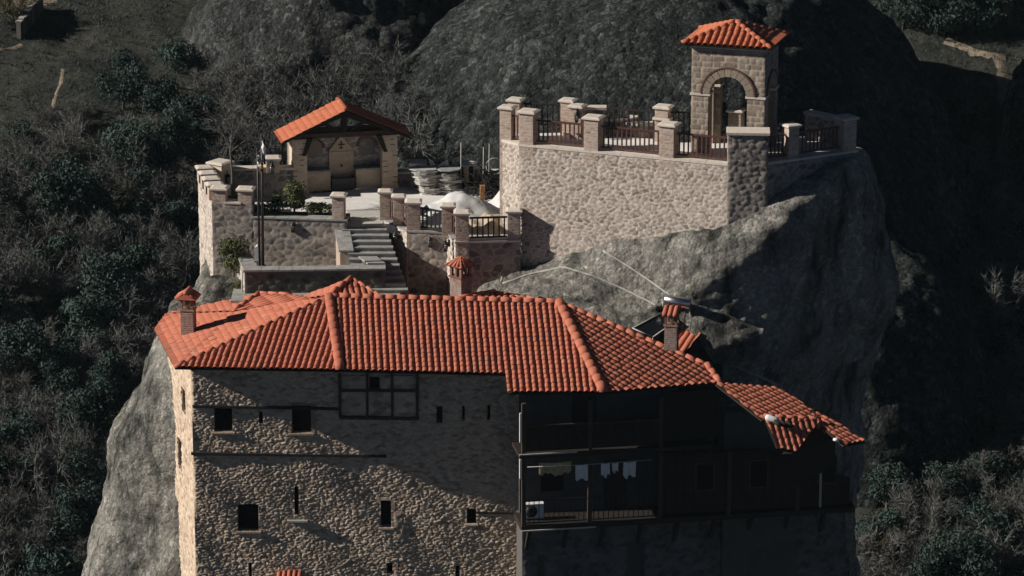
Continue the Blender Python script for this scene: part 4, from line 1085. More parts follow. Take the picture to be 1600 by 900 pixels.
def hull_rock(name, hulls, voxel, mat, amps, smooth=3):
    bm = bmesh.new()
    for pts in hulls:
        vs = [bm.verts.new(V(p)) for p in pts]
        r = bmesh.ops.convex_hull(bm, input=vs)
        dele = [g for g in r['geom_interior'] if isinstance(g, bmesh.types.BMVert)]
        if dele: bmesh.ops.delete(bm, geom=dele, context='VERTS')
    me = bpy.data.meshes.new(name); bm.to_mesh(me); bm.free()
    o = bpy.data.objects.new(name, me); COL.objects.link(o)
    md = o.modifiers.new('r', 'REMESH'); md.mode = 'VOXEL'; md.voxel_size = voxel
    sm = o.modifiers.new('s', 'SMOOTH'); sm.factor = .5; sm.iterations = smooth
    dg = bpy.context.evaluated_depsgraph_get(); ev = o.evaluated_get(dg)
    m2 = bpy.data.meshes.new_from_object(ev); o.modifiers.clear(); o.data = m2; bpy.data.meshes.remove(me)
    n = len(m2.vertices); nr = [v.normal.copy() for v in m2.vertices]
    for v, q in zip(m2.vertices, nr):
        p = v.co; d = 0
        for (a, f, ax) in amps:
            pp = V((p.x * f, p.y * f, p.z * f * ax)); d += a * noise.noise(pp + V((f * 3, 0, 0)))
        v.co = p + q * d
    m2.polygons.foreach_set('use_smooth', np.ones(len(m2.polygons), bool))
    m2.materials.clear(); m2.materials.append(mat); m2.update()
    tag(o, kind='structure'); return o
SLp = [(300, 443), (277, 470), (247, 535), (236, 575), (206, 620), (172, 668), (163, 720), (168, 780), (148, 850), (118, 900)]
SRp = [(1398, 372), (1406, 450), (1368, 560), (1352, 640), (1356, 700), (1342, 780), (1336, 900)]
SL = [on_y(x, y, 9.0) for x, y in SLp]; SR = [on_y(x, y, 14.0) for x, y in SRp]
def interp(tab, z):
    if z >= tab[0].z: return tab[0].x
    for a, b in zip(tab, tab[1:]):
        if z >= b.z: return a.x + (b.x - a.x) * (z - a.z) / (b.z - a.z)
    return tab[-1].x + (tab[-1].z - z) * (-.35 if tab[-1].x < 0 else .25)
zs = [-3.3, -4.2, -5.2, -6.6, -7.6, -8.6, -9.6, -10.8, -12.5, -16, -26, -48]
lev = []
for z in zs:
    xl = interp(SL, z); xr = interp(SR, z); e = max(0, -12.5 - z)
    lev.append([(xl, 9, z), (xl + .5, 7.3, z), (max(xl + 1.5, -13.6 - e * .4), 5.6 - e * .25, z), (-11, 5.2 - e * .2, z), (9.0, 4.9 - e * .2, z), (xr - 2.2, 10., z), (xr, 14, z), (xr - .6, 16.5 + e * .1, z), (xr - 4, 19 + e * .3, z), (xl + 3, 18 + e * .3, z), (xl + .4, 12, z)])
hulls = [lev[i] + lev[i + 1] for i in range(len(lev) - 1)]
# ground below the left terraces
hulls.append([(-13.3, 11.0, -3.3), (-13.6, 15, -3.9), (-12, 10.2, -3.3), (-4, 10.8, -3.2), (0, 17.5, -1.0), (-13, 17.5, -1.2), (-13.5, 14, -8), (0, 10, -8)])
b1 = on_y(352, 437, 9.2); hulls.append([b1 + V((dx * .85, dy * .6, dz)) for dx in (-1, -.5, .5, 1) for dy in (-1, 1) for dz in (-.2, -2.2)] + [b1 + V((0, 0, .05)), b1 + V((-.5, 0, -.02))])
q = on_y
und = [q(815, 386, 9.9), q(880, 386, 9.2), q(1000, 366, 7.4), q(1145, 353, 5.75), q(1204, 355, 5.3), q(1270, 301, 6.1), q(1337, 241, 7.2), q(1340, 236, 9.0), (15.0, 14, 2.0), (0, 16, -1.5), q(1398, 372, 9.6), q(1405, 450, 10.0), q(1366, 560, 10.5), (15, 14, -7), (2, 12, -8), (10.5, 6.2, -6)]
hulls.append(und + [q(1240, 366, 5.5), q(1240, 420, 5.2), q(1206, 500, 5.0), q(1062, 472, 5.0), q(942, 392, 8.0), q(1130, 378, 5.15), q(1190, 380, 5.0), q(1110, 430, 4.8), q(1040, 400, 6.1)])
hulls.append([q(742, 452, 8.3), q(790, 400, 10.2), q(813, 388, 10.3), q(880, 389, 9.3), q(945, 396, 8.0), q(800, 442, 8.3), q(1055, 474, 5.55), (0, 12, -6), (6, 6.5, -6), (-1.5, 8.3, -5)])
hulls.append([q(786, 446, 8.2), q(880, 419, 7.9), q(960, 446, 6.7), q(1040, 486, 5.3), q(1005, 508, 4.5), q(900, 490, 4.9), q(800, 474, 5.9), (0, 8, -6), (6.5, 5.2, -6), (1, 5, -5), (5, 4.7, -5)])
hulls.append([q(1084, 482, 4.8), q(1202, 508, 4.6), q(1194, 523, 4.3), q(1128, 546, 3.9), q(1082, 522, 4.1), (7.5, 7.0, -6), (10, 6.6, -6), (8, 4.8, -6)])
rock = hull_rock('rock_pinnacle', hulls, .15, M['rock'], [(.42, .30, 1), (.14, .9, 1.6), (.06, 2.3, 1.8), (.035, 5.5, 1)], 6)

def ell_rock(name, c, r, mat, amps, sub=6):
    bm = bmesh.new(); bmesh.ops.create_icosphere(bm, subdivisions=sub, radius=1.0)
    for v in bm.verts:
        d = v.co.normalized(); p = V((c[0] + d.x * r[0], c[1] + d.y * r[1], c[2] + d.z * r[2])); k = 0
        for (a, f, ax) in amps: k += a * noise.noise(V((p.x * f, p.y * f, p.z * f * ax)) + V((f, 2, 0)))
        v.co = p + d * k
    me = bpy.data.meshes.new(name); bm.to_mesh(me); bm.free()
    me.polygons.foreach_set('use_smooth', np.ones(len(me.polygons), bool)); me.materials.append(mat)
    o = bpy.data.objects.new(name, me); COL.objects.link(o); tag(o, kind='structure'); return o
RA_ = [(1.6, .09, .6), (.6, .3, .8), (.3, .9, 1), (.14, 2.2, 1), (.08, 4.5, 1)]
dome = ell_rock('rock_dome', (9, 72, -20), (18.6, 22, 20.4), M['rock_dark'], RA_, 7)
rk2 = ell_rock('rock_shoulder', (18.5, 50, -24), (8.5, 9, 11.5), M['rock_dark'], RA_, 6)
clf = ell_rock('cliff', (-11.0, 94, -15.5), (10.8, 14, 12), M['rock_grey'], RA_, 6)
rk3 = ell_rock('rock_outcrop', (34.2, 76, -13), (5, 6, 8), M['rock_grey'], RA_, 6)

def bvh_of(objs):
    vs = []; fs = []
    for o in objs:
        k = len(vs); vs += [o.matrix_basis @ v.co for v in o.data.vertices]; fs += [tuple(i + k for i in p.vertices) for p in o.data.polygons]
    return BVHTree.FromPolygons(vs, fs)
bpy.context.view_layer.update()
GB_ = bvh_of([ground]); RB_ = bvh_of([rock]); BB_ = bvh_of([dome, rk2, clf, rk3])
def hit(px, py, trees):
    d = ray(px, py).normalized(); best = None
    for k, t in enumerate(trees):
        h = t.ray_cast(CAM, d)
        if h[0] is not None and (best is None or h[3] < best[2]): best = (h[0], h[1], h[3], k)
    return best
def ribbon(name, px, w, mat, trees, lift=.06, kind='structure', th=.12):
    pts = [hit(x, y, trees)[0] for x, y in px]; dense = []
    for a, b in zip(pts, pts[1:]):
        k = max(1, int((b - a).length / .35))
        for i in range(k): dense.append(a.lerp(b, i / k))
    dense.append(pts[-1]); m_ = MB(); vs = []; fs = []
    for i, p in enumerate(dense):
        t = (dense[min(i + 1, len(dense) - 1)] - dense[max(0, i - 1)]); t.z = 0; t.normalize(); s = V((-t.y, t.x, 0))
        ww = w * (.75 + .5 * hsh(np.float64(i * .37), 2., 1.))
        for sx in (-1, -.3, .3, 1):
            qq = p + s * ww * sx
            zz = -1e9
            for tr in trees:
                h = tr.ray_cast(qq + Z * 6, V((0, 0, -1)), 12)
                if h[0] is not None: zz = max(zz, h[0].z)
            if zz < -1e8: zz = p.z
            vs.append(V((qq.x, qq.y, zz + (lift if abs(sx) < .5 else 0))))
    for i in range(len(dense) - 1):
        for j in range(3): fs.append((i * 4 + j, i * 4 + j + 1, i * 4 + j + 5, i * 4 + j + 4))
    m_.add(vs, fs, .5, 0., True); o = m_.build(name, mat); tag(o, kind=kind); return o
def ledge(px, r):  # pale tube drawn along a rock edge
    pts = []
    for a, b in zip(px, px[1:]):
        k = max(2, int(math.hypot(b[0] - a[0], b[1] - a[1]) / 5))
        for i in range(k):
            h = hit(a[0] + (b[0] - a[0]) * i / k, a[1] + (b[1] - a[1]) * i / k, [RB_])
            if h: pts.append(h[0])
    pts = [pts[0]] + [(pts[i - 1] + pts[i] + pts[i + 1]) / 3 for i in range(1, len(pts) - 1)] + [pts[-1]]
    m_ = MB(); m_.tube(pts, [r * (.6 + .7 * hsh(np.float64(i), 1., 2.)) for i in range(len(pts))], 6, True); tag(m_.build('rock_ledge', M['ledge']), kind='structure')
ledge([(786, 443), (830, 428), (880, 417), (930, 432), (980, 454), (1020, 474), (1038, 486)], .05)
ledge([(943, 392), (985, 418), (1020, 442), (1056, 468)], .04)
ledge([(783, 440), (790, 415), (812, 390)], .04)
ribbon('dirt_path', [(1478, 62), (1500, 72), (1520, 82), (1545, 86), (1572, 92)], .36, M['path'], [GB_, BB_], .04)
ribbon('dirt_path', [(1562, 94), (1566, 120), (1574, 145), (1578, 172), (1574, 188)], .36, M['path'], [GB_, BB_], .04)
ribbon('dirt_path', [(98, 108), (95, 130), (86, 152), (82, 170)], .12, M['path'], [GB_], .02)

# ------------------------------------------------------------------ loose things on the terraces
# flagpoles and furled flags
fpB = on_y(411, 419, 8.25); fpB.z = -1.42
def pole(b, top, r, label, name='flagpole'):
    t_ = thing(name, label, 'flagpole', b)
    m_ = MB(); m_.tube([b, (b + top) / 2, top], [r, r * .9, r * .7], 8); m_.build('pole', M['iron'], t_)
    m_ = MB(); m_.lathe(top, [(.02, 0), (.05, .03), (.05, .08), (.0, .13)], 8); m_.build('finial', M['iron'], t_)
    m_ = MB(); m_.lathe(b, [(.12, 0), (.12, .04), (.07, .06)], 8); m_.build('foot', M['iron'], t_)
    return t_
pole(fpB, on_y(409, 214, 8.25), .062, 'taller black flagpole with a furled striped flag, on the dark courtyard wall')
fp2 = fpB + V((-.14, .05, 0)); pole(fp2, on_y(402, 236, 8.3), .05, 'shorter black flagpole with a thin yellow flag, just left of the taller pole')
def furled(name, top, ln, cols, label, r=.1):
    t_ = thing(name, label, 'flag', top - Z * ln, None)
    segs = 26
    for ci, (mat, nm) in enumerate(cols):
        m_ = MB(); vs = []; fs = []
        for i in range(segs + 1):
            f = i / segs; z = -ln * f; rr = r * (.3 + .55 * math.sin(math.pi * min(1, f * 1.05)) ** .6) * (1 + .25 * math.sin(f * 23))
            g = f * 7.5 + ci * math.pi * 2 / len(cols)
            for k in range(5):
                a = g + k * (math.pi * 2 / len(cols)) / 4 * 1.03
                vs.append(top + V((math.cos(a) * rr + .05, math.sin(a) * rr, z)))
        for i in range(segs):
            for k in range(4): fs.append((i * 5 + k, i * 5 + k + 1, i * 5 + k + 6, i * 5 + k + 5))
        m_.add(vs, fs, .5, 0., True); m_.build(nm, mat, t_)
    return t_
furled('furled_flag', on_y(410, 217, 8.2), 1.05, [(M['white'], 'white_fold'), (M['blue'], 'blue_fold')], 'furled white and dark blue flag wound round the taller flagpole')
furled('furled_flag', on_y(402, 242, 8.25), .55, [(M['iron'], 'black_fold'), (M['white'], 'pale_fold')], 'dark furled flag near the top of the shorter flagpole', .06)
furled('furled_flag', on_y(406, 254, 8.15), .40, [(M['yellow'], 'yellow_fold'), (M['iron'], 'black_fold')], 'small yellow furled cloth tied low between the two flagpoles', .08)
# white scroll stone and black hoop on the low wall
p = on_y(403, 418, 8.9); p.z = -1.40
t_ = thing('stone_scroll', 'small white rounded stone scroll at the left corner of the dark courtyard wall', 'ornament', p)
m_ = MB(); pr = [(-.1, 0), (.14, 0), (.14, .5), (.1, .64), (0, .7), (-.1, .62), (-.13, .45)]
m_.prism([p + V((x * .9, -.12, z)) for x, z in pr], V((0, .26, 0)), .5); m_.build('scroll_body', M['whitepaint'], t_)
m_ = MB(); m_.obox(p + V((-.16, -.16, -.005)), (.36, 0, 0), (0, .34, 0), (0, 0, .07)); m_.build('plinth', M['slate'], t_)
m_ = MB(); c_ = on_y(389, 412, 8.8); m_.tube([c_ + V((.42 * math.cos(g) - .02, .1 * math.sin(g), -.25 + .52 * math.sin(g))) for g in [math.pi * (i / 10) * .9 + .25 for i in range(11)]], .018, 6)
tag(m_.build('hoop_hose', M['iron']), 'thin black hose arching over the left end of the dark courtyard wall', 'hose')
m_ = MB(); a = on_y(379, 424, 8.0); m_.tube([a, on_y(378, 450, 7.9), on_y(380, 475, 7.6)], .035, 6); tag(m_.build('downpipe', M['hose']), 'thin pale pipe running down the left end of the courtyard wall', 'pipe')
# urn
p = on_z(337, 300, L2 + .05); p = V((on_y(337, 290, 13.6).x, 13.6, .02)); t_ = thing('clay_urn', 'dark glazed urn standing behind the crenellated parapet at the left', 'urn', p - Z * .5)
m_ = MB(); m_.lathe(p - Z * .5, [(.16, 0), (.2, .1), (.3, .5), (.32, .75), (.24, .98), (.14, 1.08), (.15, 1.14), (.21, 1.2), (.2, 1.3), (.1, 1.34)], 14); m_.build('urn_body', M['pot'], t_)
m_ = MB(); m_.tube([p + V((.14, 0, .60)), p + V((.3, 0, .56)), p + V((.3, 0, .34))], .03, 6); m_.build('handle', M['pot'], t_)
# planter box with sapling
p = V((on_y(352, 292, 13.2).x, 13.2, L2)); t_ = thing('stone_planter', 'square stone planter box holding the bare sapling, behind the left parapet', 'planter', p)
m_ = MB(); m_.frustum(p, (.42, .42), (.5, .5), .62); m_.build('planter_box', M['brick'], t_)
m_ = MB(); m_.box(p + Z * .62, .96, .96, .05); m_.build('soil', M['soil'], t_)
m_ = MB(); m_.box(p + Z * .56, 1.1, 1.1, .08); m_.build('rim', M['slate'], t_)
# stack of slate slabs
sb0 = on_z(655, 306, L2); sxr = on_z(722, 303, L2)
rr = random.Random(3); z = L2
for i in range(17):
    h = rr.uniform(.05, .085)
    for k in range(2):
        w_ = rr.uniform(.85, 1.25); c_ = V((sb0.x + .45 + k * .92 + rr.uniform(-.12, .12) - i * .012, sb0.y + .55 + rr.uniform(-.06, .06), z))
        if i > 13 and k == 1 and rr.random() < .6: continue
        m_ = MB(); a = rr.uniform(-.08, .08); ex = V((math.cos(a), math.sin(a), 0)); ey = V((-ex.y, ex.x, 0)); n = 9
        pts = [c_ + ex * math.cos(2 * math.pi * j / n) * w_ * .5 * rr.uniform(.9, 1.15) + ey * math.sin(2 * math.pi * j / n) * .5 * rr.uniform(.85, 1.1) for j in range(n)]
        m_.prism(pts, V((0, 0, h * .86)), .5)
        o = m_.build('stone_slab', M['slate'] if rr.random() < .4 else M['cement'], None, origin=c_)
        tag(o, 'rough grey stone slab in the tall stack right of the fountain shelter', 'stone slab', 'stacked stone slabs right of the fountain shelter')
    z += h
# second low stack behind it, with dark sheet
p = on_z(700, 300, L2) + V((.55, .7, 0)); m_ = MB(); 
for i in range(12): m_.obox(p + V((-.5 + rr.uniform(-.03, .03), -.2, i * .085)), (1.0, rr.uniform(-.03, .03), 0), (0, .7, 0), (0, 0, .07))
tag(m_.build('slab_pallet', M['wood_dark']), 'dark stack of boards between the slab stack and the leaning iron frames', 'board stack')
# sand heap under a pale tarp
def heap(name, px, py, rx, ry, h, mat, label, cat, seed, skew=0.):
    c_ = on_z(px, py, L2); m_ = MB(); k = 34; vs = []; fs = []
    for j in range(k + 1):
        for i in range(k + 1):
            u = -1 + 2 * i / k; w = -1 + 2 * j / k; r = math.hypot(u, w)
            hh = h * min(.86, max(0, 1.06 - r)) * (1 + .3 * noise.noise(V((u * 2 + seed, w * 2, 0)))) + .75 * h * (.2 - abs(noise.noise(V((u * 1.9 + seed + w * .8, w * 1.6, 3))))) * max(0, 1 - r) ** .5 + .16 * h * (.1 - abs(noise.noise(V((u * 6 + w * 3, w * 6, seed))))) * max(0, 1 - r) ** .5
            vs.append(c_ + V((u * rx + skew * hh, w * ry, max(hh, -.02) if r < 1 else -.03)))
    for j in range(k):
        for i in range(k): fs.append((j * (k + 1) + i, j * (k + 1) + i + 1, (j + 1) * (k + 1) + i + 1, (j + 1) * (k + 1) + i))
    m_.add(vs, fs, .5, 0., True); o = m_.build(name, mat, None, origin=c_); return tag(o, label, cat)
heap('tarpaulin_heap', 716, 338, 2.1, 1.6, 1.05, M['tarp'], 'big heap covered by a pale tarpaulin on the fountain terrace', 'tarpaulin', 2.3, .0)
heap('sand_heap', 764, 356, 1.25, 1.1, .62, M['sand'], 'low heap of brown sand in front of the pale tarpaulin', 'sand heap', 5.1)
heap('tarpaulin_heap', 792, 326, 1.0, .9, 1.15, M['tarp'], 'smaller pale tarpaulin draped against the tall terrace wall', 'tarpaulin', 8.1, .25)
# leaning iron frames
for i, (px, lab) in enumerate([(727, 'dark iron grille leaning on the scrap pile, the left one'), (739, 'dark iron grille leaning on the scrap pile, the right one')]):
    p = on_z(px, 306, L2); t_ = thing('iron_grille', lab, 'grille', p)
    u = V((.30, .8, .85)).normalized(); sdv = V((.85, -.3, -.1)).normalized()
    for k in range(4):
        m_ = MB(); m_.tube([p + sdv * (k * .17), p + sdv * (k * .17) + u * 1.3], .024, 5); m_.build('bar', M['iron'], t_)
    for f_ in (0.02, .98):
        m_ = MB(); m_.tube([p + u * 1.3 * f_ - sdv * .03, p + u * 1.3 * f_ + sdv * .56], .028, 5); m_.build('cross_bar', M['iron'], t_)
p = on_z(750, 316, L2); m_ = MB(); m_.obox(p, (.2, .03, .02), (-.02, .12, 0), (.02, 0, .72)); tag(m_.build('timber_post', M['timber_new'], None, origin=p), 'fresh orange brown timber post standing in the scrap pile', 'post')
for i, (px, py, hh, lab) in enumerate([(720, 300, 2.2, 'thin upright pole beside the sandstone pillar behind the scrap'), (755, 300, 2.0, 'thin upright pole behind the scrap pile, left of the hose coil'), (764, 298, 2.1, 'thin upright pole behind the scrap pile, close to the hose coil')]):
    p = on_z(px, py, L2); m_ = MB(); m_.tube([p, p + V((.02, 0, hh))], .022, 5); tag(m_.build('thin_pole', M['cement'], None, origin=p), lab, 'pole')
m_ = MB(); rr = random.Random(9)
for i in range(90):
    p = on_z(rr.uniform(745, 785), rr.uniform(302, 318), L2) + V((0, 0, rr.uniform(.05, .9) * (1 - abs(i - 45) / 90.))); d = V((rr.uniform(-1, 1), rr.uniform(-.4, .4), rr.uniform(-.25, .5))).normalized() * rr.uniform(.4, 1.0)
    m_.tube([p, p + d * .5 + V((0, 0, .05)), p + d], [.03, .024, .012], 4, True, rr.random())
tag(m_.build('scrap_branches', M['wood_dark']), 'tangled dark heap of scrap branches beside the tall terrace wall', 'scrap heap', kind='stuff')
m_ = MB(); c_ = on_z(773, 292, L2) + Z * .95
for k in range(5):
    m_.tube([c_ + V((math.cos(g) * (.36 - k * .02), (k - 2) * .06, math.sin(g) * (.36 - k * .02))) for g in [2 * math.pi * i / 18 for i in range(19)]], .032, 6, False)
tag(m_.build('hose_coil', M['hose'], None, origin=c_), 'coil of pale grey hose hanging at the back of the scrap pile', 'hose coil')

# solar water heater beside the chimney
hp = on_y(1012, 520, 4.6)
sh = thing('solar_water_heater', 'solar water heater with dark tilted panel and shiny steel tank behind the right chimney', 'solar heater', hp - Z * .4)
ca, cb_, cc, cd = on_y(988, 513, 4.1), on_y(1038, 487, 5.0), on_y(1062, 498, 4.8), on_y(1020, 527, 3.9)
m_ = MB(); nrm_ = (cb_ - ca).cross(cd - ca).normalized(); nrm_ = nrm_ if nrm_.z > 0 else -nrm_; m_.prism([ca, cb_, cc, cd], -nrm_ * .07); m_.build('collector_panel', M['panel'], sh)
for a, b in ((ca, cb_), (cb_, cc), (cc, cd), (cd, ca)):
    m_ = MB(); m_.tube([a + nrm_ * .01, b + nrm_ * .01], .028, 5); m_.build('panel_edge', M['cement'], sh)
ta, tb = on_y(1040, 468, 4.7), on_y(1074, 474, 4.5); tb = ta + (tb - ta).normalized() * 1.0
ax_ = (tb - ta).normalized()
m_ = MB(); m_.lathe(ta, [(.0, -.05), (.17, -.035), (.225, 0), (.225, (tb - ta).length), (.17, (tb - ta).length + .035), (.0, (tb - ta).length + .05)], 18, ax_); m_.build('tank', M['steel'], sh)
for f_ in (.2, .8):
    q_ = ta.lerp(tb, f_); m_ = MB(); m_.tube([q_ - Z * .2, q_ + V((0, .1, -1.3))], .025, 5); m_.build('stand_leg', M['iron'], sh)
m_ = MB(); m_.tube([ta - ax_ * .05, ta - ax_ * .14 - Z * .1, ta - ax_ * .1 - Z * .35], .02, 6); m_.tube([cd, cd - Z * .5], .02, 5); m_.build('pipework', M['cable'], sh)
# cables down the rock
m_ = MB(); m_.tube([tb - Z * .25, on_y(1078, 500, 4.9), on_y(1090, 523, 4.8), on_y(1104, 531, 4.7), on_y(1122, 540, 4.6), on_y(1126, 556, 4.5), on_y(1150, 573, 4.6), on_y(1185, 588, 4.8), on_y(1215, 602, 5)], .024, 6)
tag(m_.build('pale_cable', M['cable']), 'pale cable looping from the steel tank down past the little shed', 'cable')
m_ = MB(); m_.tube([on_y(1124, 548, 4.6), on_y(1140, 562, 4.7), on_y(1160, 574, 4.8), on_y(1225, 604, 5.2)], .018, 6)
tag(m_.build('dark_cable', M['hose']), 'thin dark cable hanging in the shade above the annexe roof', 'cable')
# sack and tiles on the annexe roof
p = DA + (DB - DA) * .12 + V((.1, -.25, .14))
m_ = MB(); vs = []
m_.lathe(p - V((.35, 0, 0)), [(.0, 0), (.09, .03), (.14, .14), (.12, .3), (.145, .42), (.08, .56), (.03, .64)], 10, V((1, -.15, -.3)))
bag = tag(m_.build('cement_sack', M['white'], None, origin=p), 'crumpled white sack lying on the annexe roof by the dormer', 'sack')
for i in range(3):
    q_ = DA + (DB - DA) * (.12 + .1 * i) + V((.1, -.5, .02 - .02 * i)); m_ = MB(); m_.tube([q_, q_ + V((.25, -.18, -.1))], [.1, .09], 8); tag(m_.build('loose_tile', M['wood_dark'], None, origin=q_), 'dark loose roof tile lying under the white sack on the annexe roof', 'roof tile', 'loose tiles under the white sack')
p = on_plane(1306, 690, *FA) + FA[1] * .06; m_ = MB(); m_.lathe(p, [(.0, -.02), (.13, .0), (.12, .06), (.0, .1)], 8); tag(m_.build('plastic_bag', M['white'], None, origin=p), 'small white plastic bag at the lower edge of the annexe roof', 'bag')

# laundry and air conditioner in the gallery
def cloth(s0, s1, z, drop, mat, label, wav=.05, d=-.14, scal=0):
    m_ = MB(); k = 16; vs = []; fs = []; rows = 6
    for j in range(rows + 1):
        for i in range(k + 1):
            f = i / k; s = s0 + (s1 - s0) * f; dd = d + wav * math.sin(f * 14 + s0 * 5) * (j / rows)
            dr = drop * j / rows * (1 + .12 * math.sin(f * 9 + s0 * 3) + (scal * abs(math.sin(f * math.pi * 5)) if j == rows else 0)) + .04 * math.sin(f * math.pi)
            vs.append(gal(s, dd, z - dr))
    for j in range(rows):
        for i in range(k): fs.append((j * (k + 1) + i, j * (k + 1) + i + 1, (j + 1) * (k + 1) + i + 1, (j + 1) * (k + 1) + i))
    m_.add(vs, fs, .5, 0., True); tag(m_.build('hanging_laundry', mat, None, origin=gal(s0, d, z)), label, 'laundry', 'laundry hung along the lower gallery')
zl = ZU - .48
cloth(.75, 2.05, zl, .42, M['yellow'], 'wide yellowish scalloped cloth hanging on the gallery line', .06, .35, .25)
cloth(2.12, 2.62, zl, .6, M['white'], 'square white towel hanging beside the yellowish cloth')
cloth(3.15, 3.5, zl, .52, M['white'], 'white garment right of the gallery post, first on the line', .07)
cloth(3.58, 3.85, zl, .36, M['white'], 'small white garment between two larger ones on the gallery line', .07)
cloth(4.05, 4.55, zl, .6, M['white'], 'bunched white garment at the right end of the gallery line', .09)
m_ = MB(); m_.tube([gal(.2, -.14, zl + .02), gal(2.4, -.14, zl - .02), gal(5.2, -.14, zl + .02)], .012, 5); tag(m_.build('clothes_line', M['cable']), 'thin clothes line strung along the lower gallery', 'clothes line')
p = gal(.62, .7, ZF); t_ = thing('air_conditioner', 'white outdoor air conditioner unit on the lower gallery floor behind the railing', 'air conditioner', p)
m_ = MB(); m_.obox(p - gu * .42 + Z * .06, gu * .84, -gn * .3, Z * .6); m_.build('casing', M['whitepaint'], t_)
m_ = MB(); m_.lathe(p + gn * .01 - gu * .1 + Z * .36, [(.24, 0), (.24, .015), (.06, .02)], 16, gn); m_.build('fan_grille', M['iron'], t_)
for s in (-.3, .3):
    m_ = MB(); m_.obox(p + gu * s, gu * .08, -gn * .3, Z * .06); m_.build('foot', M['iron'], t_)
# ------------------------------------------------------------------ vegetation
def ribbon_twig(vs, fs, at_, p, d, ln, w, tone, rng):
    x = d.orthogonal().normalized(); x = (Matrix.Rotation(rng.random() * 6.28, 3, d) @ x)
    k = len(vs); b = d.orthogonal().normalized() * ln * rng.uniform(-.15, .15)
    a0, a1, a2 = p, p + d * ln * .5 + b, p + d * ln
    vs += [a0 - x * w, a0 + x * w, a1 - x * w * .75, a1 + x * w * .75, a2 - x * w * .2, a2 + x * w * .2]
    fs += [(k, k + 1, k + 3, k + 2), (k + 2, k + 3, k + 5, k + 4)]; at_ += [tone] * 6
def _pair(trunk, vs, fs, at_):
    c = MB(); c.add(vs, fs, at_); return trunk, c
def bare_mesh(seed, stems, spread, twn, tw=.0042):
    rng = random.Random(seed); trunk = MB(); vs = []; fs = []; at_ = []
    def rv(s): return V((rng.gauss(0, s), rng.gauss(0, s), rng.gauss(0, s)))
    def grow(p, d, ln, r, lv):
        n = 4; pts = [p]; rs = [r]; q = p; dd = d.copy()
        for i in range(n):
            dd = (dd + rv(.16) + V((0, 0, .07))).normalized(); q = q + dd * ln / n; pts.append(q); rs.append(r * (1 - .75 * (i + 1) / n))
        trunk.tube(pts, rs, 5 if lv == 0 else 3, False, rng.uniform(.3, .8))
        if lv < 2:
            for i in range(4 if lv == 0 else 3):
                f = rng.uniform(.35, 1.); j = min(n - 1, int(f * n)); b = pts[j].lerp(pts[j + 1], f * n - j)
                grow(b, (dd + rv(.55)).normalized(), ln * rng.uniform(.45, .7), r * .5, lv + 1)
        for i in range(twn if lv else twn // 3):
            f = rng.uniform(.2, 1.); j = min(n - 1, int(f * n)); b = pts[j].lerp(pts[j + 1], f * n - j)
            d2 = (dd + rv(.6)).normalized(); l2 = rng.uniform(.06, .17)
            ribbon_twig(vs, fs, at_, b, d2, l2, tw, min(1, max(0, rng.gauss(.5, .25))), rng)
            for m_ in range(2):
                ribbon_twig(vs, fs, at_, b + d2 * l2 * rng.uniform(.3, .9), (d2 + rv(.5)).normalized(), l2 * .7, tw * .7, min(1, max(0, rng.gauss(.5, .25))), rng)
    if stems == 1:
        pts = [V((0, 0, -.05)), V((.01, 0, .25)), V((-.005, .01, .5)), V((.02, .0, .72))]; trunk.tube(pts, [.013, .011, .009, .005], 6, False, .5)
        for i in range(9):
            a = 2.4 * i; f = .5 + .045 * i; grow(V((0, 0, f)), V((math.cos(a) * .8, math.sin(a) * .8, .75)).normalized(), .30 - .015 * i, .005, 1)
        return _pair(trunk, vs, fs, at_)
    for s in range(stems):
        a = 6.28 * s / stems + rng.uniform(-.4, .4)
        grow(V((math.cos(a) * .03, math.sin(a) * .03, -.06)), V((math.cos(a) * spread, math.sin(a) * spread, 1)).normalized(), rng.uniform(.42, .6), .016 if stems > 2 else .024, 0)
    crown = MB(); crown.add(vs, fs, at_)
    return trunk, crown
def leafy_mesh(seed, n, lobes, leaf=.035, flat=1., tall=1.):
    rng = random.Random(seed); trunk = MB(); crown = MB(); vs = []; fs = []; at_ = []
    cs = []
    for i in range(lobes):
        a = rng.random() * 6.28; r = rng.uniform(.05, .30) * flat; z = rng.uniform(.25, .82) * tall
        cs.append((V((math.cos(a) * r, math.sin(a) * r, z)), rng.uniform(.13, .24), rng.uniform(.2, .75)))
    trunk.tube([(0, 0, -.08), (.01, 0, .25), (0, .01, .6 * tall)], [.03, .024, .01], 6)
    for c, r, t in cs[:6]: trunk.tube([(0, 0, .15), tuple(c * .6), tuple(c)], [.014, .009, .004], 4)
    for i in range(n):
        c, r, t = cs[rng.randrange(lobes)]
        d = V((rng.gauss(0, 1), rng.gauss(0, 1), rng.gauss(0, 1))).normalized()
        rr = r * (1 - rng.random() ** 2 * .55) * (1 + .35 * noise.noise(d * 2.3 + c * 5))
        p = c + V((d.x * rr * 1.15, d.y * rr * 1.15, d.z * rr * .9))
        nn = (d + V((rng.gauss(0, .5), rng.gauss(0, .5), rng.gauss(0, .5)))).normalized(); x = nn.orthogonal().normalized(); x = Matrix.Rotation(rng.random() * 6.28, 3, nn) @ x; y = nn.cross(x)
        l = leaf * rng.uniform(.5, 1.2); k = len(vs)
        vs += [p - x * l * .9, p - y * l * .35 + nn * l * .1, p + x * l * .9, p + y * l * .4]; fs.append((k, k + 1, k + 2, k + 3))
        tone = min(1, max(0, rng.gauss(t, .16))); at_ += [tone] * 4
    crown.add(vs, fs, at_)
    return trunk, crown
PROTO = {}
